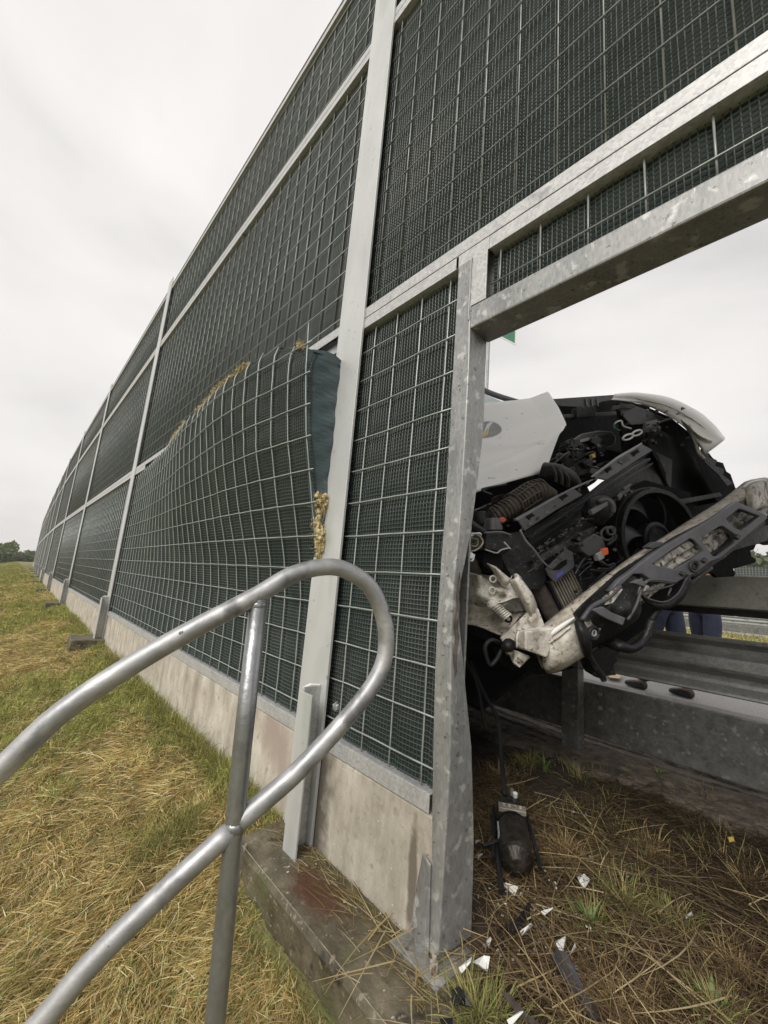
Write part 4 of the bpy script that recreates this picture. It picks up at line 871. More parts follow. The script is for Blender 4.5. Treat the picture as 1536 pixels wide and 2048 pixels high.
for i in range(34):
    px, py = (rr_.uniform(1060, 1230), 0) if i % 2 else (rr_.uniform(1140, 1260), rr_.uniform(1110, 1200))
    if i % 2: py = 1110-(px-1060)*.62+rr_.uniform(-10, 20)
    vtube('wire', [(px, py), (px+rr_.uniform(-12, 12), py+rr_.uniform(-8, 12)), (px+rr_.uniform(-24, 24), py+rr_.uniform(-10, 22)), (px+rr_.uniform(-30, 30), py+rr_.uniform(0, 34))], rr_.uniform(.0010, .0022), rr_.choice([m_black, m_black, m_grey_pl, m_hose]), nn=-.085, n=5, k=4)
for t in np.linspace(0, 1, 15):      # chipped edge of the slam panel
    px, py = 1040+230*t, 1062-160*t; plate('chipped_edge', [(px, py), (px+rr_.uniform(3, 9), py-rr_.uniform(4, 9)), (px+rr_.uniform(6, 12), py-rr_.uniform(-2, 4))], -.05-.03*t, .006, rr_.choice([m_black, m_grey_lt]), bevel=0)
# ---- left side: black housings, crumpled inner wing, chassis leg
plate('headlamp_housing', [(972, 1065), (1010, 1062), (1026, 1072), (1024, 1098), (1000, 1106), (970, 1100)], -.06, .14, m_black, bevel=.008)
plate('housing_side', [(1020, 1070), (1040, 1062), (1066, 1092), (1088, 1125), (1094, 1160), (1080, 1180), (1040, 1180), (1015, 1140), (1000, 1112), (1024, 1098)], -.13, .10, m_black, bevel=.004)
plate('housing_lower', [(968, 1104), (1004, 1108), (1008, 1140), (985, 1145), (966, 1130)], -.10, .09, m_black_matt)
vtube('housing_edge', [(1040, 1060, -.04), (1052, 1082, -.04), (1068, 1100, -.04), (1084, 1122, -.05), (1102, 1138, -.07)], .0045, m_grey_lt, n=6)
vtube('housing_edge', [(968, 1066, -.045), (1000, 1064, -.045), (1022, 1070, -.05)], .004, m_grey_lt, n=6)
vtube('split_trim', [(970, 1099, -.03), (993, 1106, -.03), (1002, 1100, -.03), (1018, 1096, -.03), (1021, 1098, -.03), (1008, 1084, -.03)], .003, m_logo_grey, n=5, k=3)
# torn headlamp: rings of reflector and bright splintered shell
for r_, n_ in ((22, -.04), (17, -.05), (12, -.05), (7, -.04)):
    vtube('reflector_ring', [(944+r_*math.cos(t), 1084+r_*.75*math.sin(t)+1.5*math.sin(t*3+r_), n_) for t in np.linspace(0, 2*math.pi, 13)], .0035, m_hose if r_ % 2 else m_alu, n=5, k=3)
plate('reflector_bowl', [(926, 1074), (944, 1066), (962, 1070), (966, 1090), (952, 1102), (930, 1098)], -.07, .03, m_hose)
for pts in ([(917, 1115), (916, 1100), (922, 1092), (930, 1095), (943, 1098)], [(920, 1094), (926, 1076), (940, 1068), (958, 1067), (964, 1073)], [(926, 1080), (932, 1073), (946, 1070)], [(932, 1108), (936, 1116), (943, 1121), (948, 1108)]):
    vtube('splintered_shell', [(x+rr_.uniform(-1.5, 1.5), y+rr_.uniform(-1.5, 1.5)) for x, y in pts], [.004, .006, .003, .005, .002], m_headglass, nn=-.02, n=5, k=4)
plate('splintered_shell', [(933, 1106), (940, 1102), (948, 1108), (946, 1117), (936, 1116)], -.02, .006, m_headglass, bevel=0)
vtube('strut_spring', [(940, 1120, -.16), (950, 1150, -.16)], .03, m_hose, n=12)
# crumpled cream inner wing
crumple('crumpled_inner_wing', [[(926, 1146, -.16), (942, 1150, -.12), (957, 1155, -.22), (975, 1172, -.16), (1003, 1165, -.20), (1018, 1136, -.22)],
                                [(929, 1168, -.22), (945, 1172, -.15), (966, 1172, -.17), (982, 1180, -.10), (1008, 1178, -.15), (1024, 1162, -.20)],
                                [(928, 1190, -.22), (946, 1192, -.16), (970, 1190, -.12), (990, 1192, -.14), (1012, 1192, -.10), (1032, 1190, -.16)],
                                [(930, 1204, -.22), (952, 1212, -.20), (972, 1206, -.12), (985, 1204, -.10), (1004, 1200, -.08), (1027, 1192, -.09)]], m_cream, .011, 17, .003)
crumple('crumpled_inner_wing', [[(922, 1146, -.30), (950, 1150, -.27), (990, 1152, -.28), (1022, 1140, -.30)], [(922, 1180, -.30), (950, 1182, -.26), (996, 1178, -.27), (1036, 1168, -.28)], [(922, 1212, -.30), (955, 1214, -.25), (1004, 1206, -.24), (1050, 1196, -.26)], [(922, 1238, -.28), (960, 1240, -.24), (1012, 1236, -.20), (1056, 1226, -.22)]], m_cream, .014, 13, .003)
crumple('crumpled_ridge', [[(1024, 1150, -.10), (1040, 1176, -.08), (1054, 1206, -.10), (1058, 1232, -.12)], [(1014, 1156, -.06), (1030, 1184, -.05), (1044, 1212, -.06), (1050, 1238, -.09)], [(1004, 1160, -.11), (1018, 1190, -.10), (1032, 1216, -.10), (1040, 1240, -.12)]], m_cream, .008, 24, .003)
crumple('crumpled_spike', [[(961, 1127, -.12), (968, 1130, -.11), (978, 1134, -.12)], [(972, 1142, -.13), (984, 1142, -.09), (996, 1150, -.12)], [(980, 1160, -.14), (994, 1162, -.09), (1006, 1156, -.12)], [(986, 1172, -.15), (998, 1172, -.11), (1010, 1150, -.14)]], m_cream, .004, 20, .003)
crumple('crumpled_flap', [[(1010, 1150, -.2), (1018, 1148, -.16), (1028, 1156, -.18)], [(1014, 1172, -.2), (1030, 1170, -.12), (1040, 1178, -.16)], [(1022, 1196, -.2), (1036, 1192, -.11), (1050, 1202, -.15)], [(1030, 1216, -.2), (1044, 1210, -.12), (1055, 1215, -.13)], [(1040, 1226, -.2), (1050, 1226, -.15), (1054, 1234, -.14)]], m_cream, .008, 22, .003)
crumple('crumpled_flap', [[(961, 1206, -.18), (982, 1206, -.13), (1004, 1202, -.12)], [(962, 1214, -.18), (975, 1214, -.12), (992, 1212, -.12)]], m_cream, .004, 22, .003)
for c_ in ((972, 1158), (970, 1180)): vtube('pressed_ring', [(c_[0]+6*math.cos(t), c_[1]+6*math.sin(t), -.115) for t in np.linspace(0, 2*math.pi, 9)], .004, m_cream, n=6, k=3)
vtube('corrugated_tube', [(968, 1206, -.12), (982, 1218, -.08), (1000, 1234, -.04)], .020, m_cream, n=12)
for t in np.linspace(0, 1, 8): vtube('tube_ring', [(974+24*t-7, 1211+21*t+6, -.07+.035*t), (974+24*t+1, 1211+21*t-2, -.045+.035*t), (974+24*t+8, 1211+21*t-6, -.07+.035*t)], .003, m_cream, n=5, k=3)
vtube('tube_mouth', [(1001+6*math.cos(t), 1235+6*math.sin(t), -.035) for t in np.linspace(0, 2*math.pi, 9)], .004, m_black_matt, n=5, k=3)
# chassis leg, mounting plate, crash box
crumple('chassis_leg', [[(924, 1214, -.30), (965, 1222, -.24), (1010, 1226, -.16), (1050, 1222, -.12)], [(924, 1236, -.26), (965, 1244, -.18), (1000, 1256, -.10), (1030, 1246, -.06)], [(924, 1246, -.24), (960, 1254, -.16), (985, 1264, -.08), (1004, 1272, -.05)]], m_rusty, .006, 25, .004)
plate('chassis_leg_side', [(924, 1246, -.24), (960, 1255, -.16), (1002, 1274, -.06), (1004, 1292, -.07), (960, 1275, -.2), (924, 1262, -.26)], -.1, .02, m_black_matt, bevel=0)
mpl = plate('mounting_plate', [(1002, 1276), (1068, 1214), (1077, 1217), (1092, 1256), (1066, 1262), (1034, 1262), (1026, 1300), (1062, 1314), (1040, 1336), (1030, 1330), (1014, 1298)], -.035, .010, m_cream)
for c_ in ((1070, 1233), (1062, 1240), (1040, 1320), (1020, 1285)):
    vtube('bolt', [(c_[0], c_[1], -.03), (c_[0], c_[1], -.012)], .013, m_rusty, parent=van, n=6)
cbx = MB(); A_ = [Q(1036, 1262, -.03), Q(1092, 1250, -.03), Q(1086, 1310, -.03), Q(1034, 1296, -.03)]; B_ = [Q(1050, 1262, .05), Q(1114, 1254, .05), Q(1094, 1316, .05), Q(1050, 1300, .05)]
cbx.add(A_+B_, [(0, 1, 2, 3), (7, 6, 5, 4), (0, 4, 5, 1), (1, 5, 6, 2), (2, 6, 7, 3), (3, 7, 4, 0)]); cbx.build('crash_box', m_cream, van, bevel=.006)
vtube('weld_bead', [(1037, 1262, -.02), (1034, 1276, -.02), (1034, 1297, -.02)], [.004, .006, .004], m_cream, n=6)
plate('crash_box_lower', [(1030, 1300), (1060, 1312), (1040, 1336), (1028, 1326)], -.02, .012, m_cream)
# tow hook and dark bolt
vtube('tow_hook', [(1000, 1286, -.05), (984, 1280, -.04), (971, 1292, -.04), (973, 1314, -.04), (981, 1330, -.04), (994, 1318, -.04), (1003, 1300, -.05)], .0075, m_black, n=8)
vtube('tow_bolt', [(1012, 1296, -.06), (1018, 1290, -.0)], [.02, .024], m_black, n=10)
vtube('tow_bolt', [(1016, 1304, -.03), (1022, 1302, .0)], [.012, .012], m_rusty, n=8)
plate('ragged_underside', [(990, 1296), (1030, 1302), (1080, 1322), (1180, 1340), (1150, 1336), (1110, 1346), (1075, 1350), (1060, 1338), (1030, 1342), (1000, 1326)], -.12, .02, m_black_matt, bevel=0)
plate('torn_undertray', [(924, 1256), (1010, 1282), (1000, 1320), (965, 1312), (924, 1304)], -.30, .02, m_black_matt, bevel=0)
for o_ in kids(van):
    if o_.name.startswith('crumpled') or o_.name.startswith('pressed_ring') or o_.name.startswith('corrugated_tube') or o_.name.startswith('tube_'): o_.location = (0, 0, .05)
# ---- bumper beam (swept hollow section) and its rust dusted top flange
bc = [(1082, 1311), (1110, 1294), (1150, 1262), (1200, 1222), (1250, 1182), (1300, 1143), (1360, 1104), (1420, 1064), (1480, 1025), (1528, 990)]
bh = [.066, .064, .064, .063, .062, .06, .06, .062, .064, .075]
bn = [-.05, -.03, .0, .035, .06, .075, .075, .06, .04, .02]
secA = []
BC = [Q(p[0], p[1], n_) for p, n_ in zip(bc, bn)]; BCs = spline(BC, 6); hs = np.interp(np.linspace(0, 1, len(BCs)), np.linspace(0, 1, len(bh)), bh)
vs = []
prof = [(1, -.04), (1, .03), (.86, .045), (.25, .050), (.12, .036), (-.12, .036), (-.25, .050), (-.86, .045), (-1, .03), (-1, -.04)]
for p_, h_ in zip(BCs, hs):
    jit = 0.002*(rng.random(10)-.5)
    for (a_, d_), j_ in zip(prof, jit): vs.append(p_ + np.array([0, a_*h_, d_+j_]))
nb = len(prof); fs = [(i*nb+j, (i+1)*nb+j, (i+1)*nb+(j+1) % nb, i*nb+(j+1) % nb) for i in range(len(BCs)-1) for j in range(nb)] + [tuple(range(nb)), tuple((len(BCs)-1)*nb+j for j in range(nb-1, -1, -1))]
bm_ = MB().add(vs, fs).build('bumper_beam', m_beam, van, bevel=.003)
tf = []
for p_, h_ in zip(BCs, hs): tf.append([p_+np.array([0, h_+.005, -.05]), p_+np.array([0, h_+.010, -.02]), p_+np.array([0, h_+.008, .035]), p_+np.array([0, h_-.004, .052])])
MB().grid(tf).build('beam_top_flange', m_rusty, bm_, smooth=True, solid=.004)
# peeled bright left end of the beam
crumple('torn_beam_end', [[(1070, 1286, .0), (1095, 1268, .02), (1128, 1245, .04), (1150, 1236, .05)], [(1078, 1300, .01), (1104, 1284, .05), (1138, 1262, .07), (1158, 1252, .075)], [(1086, 1312, .01), (1112, 1300, .06), (1146, 1280, .08), (1166, 1272, .08)], [(1088, 1338, .0), (1118, 1330, .05), (1150, 1314, .07), (1170, 1304, .07)], [(1096, 1347, -.02), (1122, 1340, .0), (1150, 1324, .02), (1172, 1310, .03)]], m_cream, .004, 26, .004)
vtube('peeled_edge', [(1070, 1287, .015), (1098, 1270, .04), (1130, 1248, .06), (1152, 1234, .07)], [.006, .010, .008, .004], m_signw, n=6)
vtube('peeled_edge', [(1085, 1293, .03), (1110, 1278, .06), (1142, 1252, .08)], [.003, .006, .003], m_cream, n=6)
# ---- black grille carrier in front of the beam
def bar(mb, a_, b_, w1, w2, n_, th=.014):
    dx, dy = b_[0]-a_[0], b_[1]-a_[1]; L_ = math.hypot(dx, dy); ox, oy = -dy/L_/2, dx/L_/2
    mb.prism(pl3([(a_[0]+ox*w1, a_[1]+oy*w1), (b_[0]+ox*w2, b_[1]+oy*w2), (b_[0]-ox*w2, b_[1]-oy*w2), (a_[0]-ox*w1, a_[1]-oy*w1)], n_), (0, 0, -th))
def holed(name, outer, holes, n_, th, m, parent=van, bev=.003):      # filled outline with openings
    cu_ = bpy.data.curves.new(name, 'CURVE'); cu_.dimensions = '2D'; cu_.fill_mode = 'BOTH'; cu_.extrude = th/2; cu_.bevel_depth = bev; cu_.bevel_resolution = 1; cu_.offset = -bev
    for poly in [outer]+holes:
        P = [Q(p[0], p[1], n_) for p in poly]; sp = cu_.splines.new('POLY'); sp.points.add(len(P)-1)
        for q_, p_ in zip(sp.points, P): q_.co = (p_[0], p_[1], 0, 1)
        sp.use_cyclic_u = True
    tmp = bpy.data.objects.new('tmp', cu_); COL.objects.link(tmp); dg = bpy.context.evaluated_depsgraph_get()
    me = bpy.data.meshes.new_from_object(tmp.evaluated_get(dg)); bpy.data.objects.remove(tmp); me.name = name
    me.transform(Matrix.Translation((0, 0, n_-th/2))); me.materials.clear(); me.materials.append(m)
    o = bpy.data.objects.new(name, me); COL.objects.link(o); o.parent = parent; return o
OUT = [(1218, 1182), (1240, 1158), (1262, 1142), (1290, 1120), (1316, 1100), (1356, 1077), (1396, 1054), (1440, 1027), (1472, 1003), (1500, 1015), (1530, 1029), (1534, 1036), (1506, 1060), (1470, 1091), (1440, 1116), (1420, 1123), (1392, 1145), (1352, 1165), (1300, 1160), (1284, 1148), (1266, 1148), (1246, 1166), (1228, 1184)]
HO = [[(1303, 1128), (1340, 1102), (1379, 1077), (1386, 1080), (1406, 1101), (1378, 1121), (1349, 1138), (1325, 1134)], [(1399, 1077), (1438, 1053), (1445, 1053), (1470, 1070), (1466, 1086), (1432, 1113), (1424, 1112)], [(1450, 1037), (1476, 1018), (1482, 1019), (1518, 1032), (1500, 1047), (1481, 1061), (1466, 1054)]]
gfo = holed('grille_carrier', OUT, HO, .135, .018, m_grey_lt)
plate('beam_shadow_strip', [(1150, 1228), (1171, 1206), (1213, 1168), (1242, 1142), (1307, 1101), (1355, 1071), (1412, 1043), (1466, 1008), (1488, 1000), (1486, 1022), (1400, 1078), (1300, 1138), (1226, 1204), (1176, 1244), (1160, 1246)], .115, .012, m_black, bevel=0)  # black plastic strip standing in for the shadowed gap below the flange
gw = MB()       # side walls of the openings, deepening the carrier
for i, (a_, b_) in enumerate([((1302, 1128), (1380, 1078)), ((1380, 1078), (1407, 1102)), ((1400, 1074), (1442, 1050)), ((1449, 1036), (1476, 1019)), ((1407, 1102), (1348, 1138)), ((1474, 1071), (1432, 1110))]):
    p0, p1 = Q(*a_, .13), Q(*b_, .13); gw.add([p0, p1, p1+np.array([0, 0, -.05]), p0+np.array([0, 0, -.05])], [(0, 1, 2, 3)])
gw.build('carrier_wall', m_black, van, solid=.003)
lb_ = MB()
for i, (a_, b_, w1, w2) in enumerate([((1528, 1040), (1440, 1112), 16, 20), ((1446, 1106), (1384, 1146), 22, 22), ((1388, 1144), (1300, 1166), 20, 10)]): bar(lb_, a_, b_, w1, w2, .120+.003*i, .03)
lb_.build('lower_spoiler_frame', m_black, van, bevel=.004)
for c_, r_ in (((1389, 1132), 11), ((1389, 1132), 7)):
    vtube('fog_lamp_ring', [(c_[0]+r_*.8*math.cos(t), c_[1]+r_*math.sin(t), .142) for t in np.linspace(0, 2*math.pi, 11)], .0045, m_grey_pl if r_ > 8 else m_black, n=6, k=3)
for c_ in ((1368, 1147), (1412, 1121), (1478, 1074)): plate('clip', [(c_[0]-6, c_[1]), (c_[0]+1, c_[1]-6), (c_[0]+7, c_[1]-2), (c_[0], c_[1]+6)], .148, .02, m_grey_pl)
plate('carrier_clip', [(1296, 1094), (1312, 1083), (1326, 1084), (1324, 1092), (1306, 1098)], .12, .03, m_grey_pl)
plate('silver_clip', [(1254, 1146), (1272, 1128), (1280, 1126), (1268, 1142)], .10, .01, m_signw, bevel=0); plate('silver_clip', [(1366, 1068), (1388, 1053), (1394, 1053), (1378, 1067)], .10, .01, m_cream, bevel=0)
# crushed black skin of the bumper to the left
crumple('crushed_bumper_skin', [[(1162, 1216, .07), (1200, 1196, .09), (1236, 1166, .11), (1272, 1140, .12)], [(1166, 1234, .09), (1206, 1222, .15), (1240, 1196, .13), (1282, 1160, .13)], [(1164, 1262, .08), (1206, 1252, .12), (1246, 1226, .16), (1278, 1196, .12)], [(1180, 1300, .06), (1222, 1280, .10), (1256, 1254, .12), (1276, 1236, .10)]], m_black, .014, 18, .004)
plate('exposed_beam_face', [(1206, 1196), (1232, 1176), (1246, 1178), (1226, 1206), (1210, 1210)], .16, .004, m_beam, bevel=0)
plate('exposed_beam_face', [(1272, 1146), (1300, 1136), (1346, 1150), (1340, 1160), (1300, 1158)], .10, .004, m_beam, bevel=0)
plate('exposed_beam_face', [(1168, 1244), (1186, 1222), (1212, 1238), (1200, 1262), (1184, 1270)], .115, .004, m_beam, bevel=0)
plate('grey_crossbar', [(1182, 1219), (1206, 1213), (1226, 1226), (1252, 1236), (1246, 1251), (1214, 1238)], .165, .012, m_grey_lt)
plate('grey_crossbar', [(1266, 1166), (1280, 1158), (1292, 1164), (1290, 1174), (1278, 1170)], .17, .02, m_grey_lt)
for pts, r in (([(1255, 1240), (1272, 1212), (1284, 1178), (1300, 1160), (1352, 1164)], .006), ([(1164, 1240), (1184, 1214), (1216, 1196), (1240, 1172)], .009), ([(1284, 1178), (1296, 1162), (1345, 1166)], .005), ([(1286, 1184), (1340, 1172), (1352, 1160)], .0035), ([(1336, 1192), (1342, 1176)], .004)):
    vtube('torn_edge', pts, r, m_grey_pl, nn=.155, n=6)
cu = MB(); arc = spline([Q(x_, y_, .14) for x_, y_ in [(1284, 1192), (1300, 1204), (1330, 1210), (1358, 1192), (1378, 1156)]], 8)
cu.grid([[p_+np.array([0, .016, 0]), p_+np.array([0, -.016, 0])] for p_ in arc]); cu.build('bent_strap', m_black, van, smooth=True, solid=.012)
vtube('strap_edge', [(1282, 1188, .15), (1300, 1199, .15), (1330, 1204, .15), (1356, 1187, .15), (1373, 1156, .15)], .004, m_grey_pl, n=5)
vtube('round_grommet', [(1187+9*math.cos(t), 1267+12*math.sin(t), .13) for t in np.linspace(0, 2*math.pi, 11)], .0075, m_black, n=8, k=3)
vtube('round_grommet', [(1188+4*math.cos(t), 1266+6*math.sin(t), .13) for t in np.linspace(0, 2*math.pi, 11)], .0035, m_logo_grey, n=6, k=3)
vtube('black_wrap', [(1156, 1244, .10), (1164, 1262, .12), (1172, 1290, .11), (1176, 1312, .07)], [.014, .02, .02, .012], m_black, n=8)
vtube('sagging_hose', [(1222, 1284, .06), (1240, 1292, .10), (1262, 1297, .11), (1284, 1284, .11), (1296, 1262, .11), (1302, 1240, .11)], [.024, .02, .016, .016, .016, .014], m_black, n=12)
vtube('sagging_hose', [(1302, 1240, .11), (1318, 1218, .12), (1352, 1188, .12), (1400, 1150, .10), (1420, 1136, .08)], .011, m_black, n=8)
vtube('hanging_strip', [(1170, 1300, .03), (1186, 1326, .03), (1204, 1352, .02), (1208, 1362, .02)], [.015, .012, .012, .01], m_black, n=6)
plate('torn_lower_skin', [(1176, 1312), (1238, 1276), (1262, 1270), (1242, 1300), (1226, 1330), (1232, 1350), (1212, 1352), (1198, 1340)], -.04, .01, m_black, bevel=0)
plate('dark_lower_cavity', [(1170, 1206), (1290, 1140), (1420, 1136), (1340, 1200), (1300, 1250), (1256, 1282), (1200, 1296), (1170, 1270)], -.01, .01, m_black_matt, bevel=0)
# right end: wheel liner hanging below the bumper, ragged edge, silver end of the beam
plate('hanging_liner', [(1440, 1060), (1530, 1020), (1560, 1010), (1570, 1080), (1536, 1090), (1524, 1086), (1512, 1089), (1508, 1099), (1501, 1102), (1503, 1113), (1513, 1119), (1511, 1125), (1480, 1134), (1466, 1138), (1471, 1146), (1468, 1153), (1436, 1155), (1428, 1148), (1405, 1143), (1400, 1110)], -.04, .02, m_black_matt, bevel=0)
plate('liner_panel', [(1455, 1105), (1530, 1050), (1562, 1055), (1560, 1074), (1500, 1092)], .0, .02, m_black)
crumple('split_beam_end', [[(1488, 974, .10), (1500, 966, .11), (1516, 961, .11), (1530, 962, .1)], [(1492, 1000, .10), (1506, 990, .12), (1520, 984, .11), (1536, 984, .1)], [(1496, 1028, .09), (1510, 1022, .11), (1526, 1014, .10), (1544, 1012, .09)]], m_cream, .006, 20, .004)
vtube('split_edge', [(1486, 976, .11), (1504, 964, .12), (1530, 962, .11), (1536, 986, .11), (1546, 1010, .1)], .005, m_signw, n=6, k=4)
plate('bright_panel', [(1514, 1024), (1540, 1008), (1560, 1020), (1534, 1030)], .07, .01, m_headglass, bevel=0)
# cables dangling from the wreck to the starter motor
vtube('dangling_cable', [(930, 1318, -.22), (938, 1335, -.18), (952, 1362, -.14), (960, 1395, -.1), (966, 1430, -.06), (974, 1462, -.02)], .0060, m_black_matt, n=8)
vtube('dangling_cable', [(941, 1322, -.22), (950, 1345, -.18), (970, 1390, -.12), (992, 1430, -.04), (1000, 1470, .05), (1004, 1530, .16), (1010, 1590, .26)], .0068, m_black_matt, n=8)

# ------------------------------------------------------------------ haze
m_haze = bpy.data.materials.new('haze'); m_haze.use_nodes = True; hn, hlk = m_haze.node_tree.nodes, m_haze.node_tree.links
hn.remove(hn['Principled BSDF']); pv = hn.new('ShaderNodeVolumePrincipled'); pv.inputs['Density'].default_value = 0.0011; pv.inputs['Color'].default_value = (.93, .93, .92, 1)
hlk.new(pv.outputs[0], hn['Material Output'].inputs['Volume'])
hz_ = MB().box((-430, -430, -14), (430, 430, 16)).build('haze', m_haze); tag(hz_, kind='stuff')

# ------------------------------------------------------------------ torn-off motor lying in the straw
def G(px, py, z=-.885): return rz_(px, py, z)
mo_a, mo_b = G(1015, 1590, -.83), G(1037, 1745, -.86)
mt = empty('torn_off_motor', tuple((mo_a+mo_b)/2)); mc = (mo_a+mo_b)/2
ax = (mo_b-mo_a); Lm = np.linalg.norm(ax); ax /= Lm; sd2 = np.cross([0, 0, 1], ax); sd2 /= np.linalg.norm(sd2); upm = np.cross(ax, sd2)
def mp_at(t, s=0, u=0): return tuple(ax*(t*Lm) + sd2*s + upm*u)
MB().tube([mp_at(.0), mp_at(.02), mp_at(.36), mp_at(.39), mp_at(.44)], [.045, .056, .056, .050, .022], 24).build('motor_can', m_motor, mt, smooth=False, bevel=.002)
MB().tube([mp_at(-.30), mp_at(-.27), mp_at(-.03), mp_at(.0)], [.040, .052, .055, .060], 18).build('gear_head', m_motor, mt, smooth=False, bevel=.002)
MB().obox(mp_at(-.06, 0, .052), (ax, sd2, upm), (.02, .05, .008)).build('terminal_plate', m_alu, mt, bevel=.002)
for s in (-.03, -.01, .01, .03): MB().tube([mp_at(-.06, s, .058), mp_at(-.06, s, .066)], .005, 6).build('bolt', m_rusty, mt)
for s in (-.062, .062): MB().tube([mp_at(-.28, s, .0), mp_at(.1, s*1.08, .01), mp_at(.38, s*1.2, -.01)], .007, 6).build('side_bracket', m_black, mt)
MB().tube([mp_at(-.5, -.02, .01), mp_at(-.4, -.015, .02), mp_at(-.28, -.01, .02)], .011, 8).build('connector', m_black, mt)
MB().tube([mp_at(-.52, .018, .02), mp_at(-.4, .016, .02), mp_at(-.28, .01, .02)], .008, 8).build('connector', m_alu, mt)
MB().tube([mp_at(-.27, .02, .05), mp_at(-.26, .02, .066)], .009, 8).build('bolt', m_signw, mt)
MB().obox(mp_at(.14, -.054, .018), (ax, sd2, upm), (.035, .003, .012)).build('rating_label', m_logo_grey, mt)
tag(mt, 'dark cylindrical motor torn from the van, lying in straw by the door jamb', 'car part')
c1_ = G(985, 1650); c2_ = G(1003, 1785)
b = MB(); b.tube([tuple(c1_+np.array([0, 0, .03])), tuple((c1_+c2_)/2+np.array([0, 0, .025])), tuple(c2_)], .009, 6)
b.tube([tuple(G(965, 1712)+np.array([0, 0, .03])), tuple(G(1000, 1706)+np.array([0, 0, .04]))], .007, 6)
tag(b.build('broken_bracket', m_black), 'thin black broken bracket lying beside the torn-off motor', 'car part')
# ------------------------------------------------------------------ debris
def shard(name, pix, m, lift, label, cat='debris', curl=.0, th=.002):
    P = [G(x, y) for x, y in pix]; z0 = max(float(gz_right(p[0], p[1])) for p in P); c = sum(P)/len(P)
    Pn = [np.array([p[0]-c[0], p[1]-c[1], lift + curl*((i % 3)-1)]) for i, p in enumerate(P)]
    o = MB().prism(Pn, (0, 0, -th)).build(name, m); o.location = (c[0], c[1], z0); tag(o, label, cat); return o
shard('plastic_strip', [(1100, 1903), (1112, 1897), (1134, 1916), (1170, 1965), (1200, 2035), (1196, 2047), (1186, 2030), (1140, 1975), (1108, 1925)], m_grey_pl, .03, 'long dark grey plastic strip in the straw at lower right', curl=.012, th=.003)
shard('plastic_fragment', [(903, 1960), (918, 1962), (930, 1985), (944, 1990), (945, 2003), (918, 2008), (906, 1990)], m_black, .03, 'jagged black plastic fragment by the foot of the door jamb', curl=.01)
shard('plastic_fragment', [(880, 2030), (906, 2028), (906, 2048), (878, 2048)], m_black, .03, 'small square black fragment at the bottom edge of the plinth')
shard('plastic_fragment', [(995, 1835), (1035, 1830), (1060, 1802), (1064, 1810), (1030, 1855), (1015, 1862)], m_black, .035, 'black angled plastic fragment below the torn-off motor', curl=.015)
shard('plastic_strip', [(1003, 1980), (1020, 1985), (1050, 2020), (1080, 2045), (1068, 2048), (1035, 2025)], m_hose, .025, 'thin brown-grey strip half buried in straw at the bottom edge')
W_ = [([(1110, 1868), (1131, 1867), (1131, 1880), (1126, 1899), (1112, 1882)], 'torn white paint flake with folded corner above the long plastic strip'), ([(1145, 1883), (1152, 1890), (1150, 1893), (1141, 1892)], 'tiny white flake right of the folded white flake'),
      ([(1154, 1750), (1168, 1752), (1180, 1772), (1168, 1774), (1158, 1766)], 'curled white flake right of the torn-off motor'), ([(918, 1915), (944, 1905), (942, 1925), (924, 1926)], 'pale oval shard beside the jamb foot'), ([(946, 1903), (968, 1902), (980, 1915), (976, 1922), (958, 1918)], 'bright white shard next to the pale oval one by the jamb'),
      ([(1002, 1752), (1012, 1757), (1036, 1774), (1030, 1773), (1008, 1762)], 'thin white splinter just below the motor'), ([(974, 1860), (981, 1862), (983, 1876), (978, 1872)], 'small white chip above the shards at the jamb'), ([(1040, 1842), (1066, 1840), (1062, 1846), (1044, 1850)], 'white sliver lying on the angled black fragment'),
      ([(1082, 1812), (1104, 1818), (1106, 1824), (1088, 1820)], 'pale curled sliver below the motor to the right'), ([(952, 1672), (962, 1680), (958, 1688), (950, 1680)], 'tiny white chip between jamb and motor'), ([(955, 1700), (966, 1706), (964, 1712), (956, 1708)], 'second tiny white chip between jamb and motor, lower'),
      ([(1370, 1831), (1386, 1838), (1384, 1842), (1372, 1836)], 'small white chip far right in the straw'), ([(1014, 2034), (1040, 2030), (1046, 2044), (1020, 2048)], 'cream shard at the bottom edge of the straw')]
for P_, lb in W_: shard('paint_flake', P_, m_signw, .036, lb, curl=.012)
shard('paint_flake', [(1457, 1684), (1468, 1683), (1469, 1692), (1459, 1694)], m_yellow, .03, 'small yellow chip far right in the straw')
shard('dry_leaf', [(1210, 1356), (1226, 1350), (1244, 1358), (1240, 1368), (1220, 1366)], mat('pale_brown', (.45,.33,.18)), .05, 'pale brown scrap on the road under the van')
rs_ = random.Random(5)
chips = MB()
for i in range(14):
    x, y = rs_.uniform(.82, 1.0), rs_.uniform(.3, 1.35); chips.obox((x, y, -.9465), ((1, .3, 0), (-.3, 1, 0), (0, 0, 1)), (rs_.uniform(.001, .004), rs_.uniform(.001, .003), .001))
tag(chips.build('chips_on_plinth', m_cream), kind='stuff')

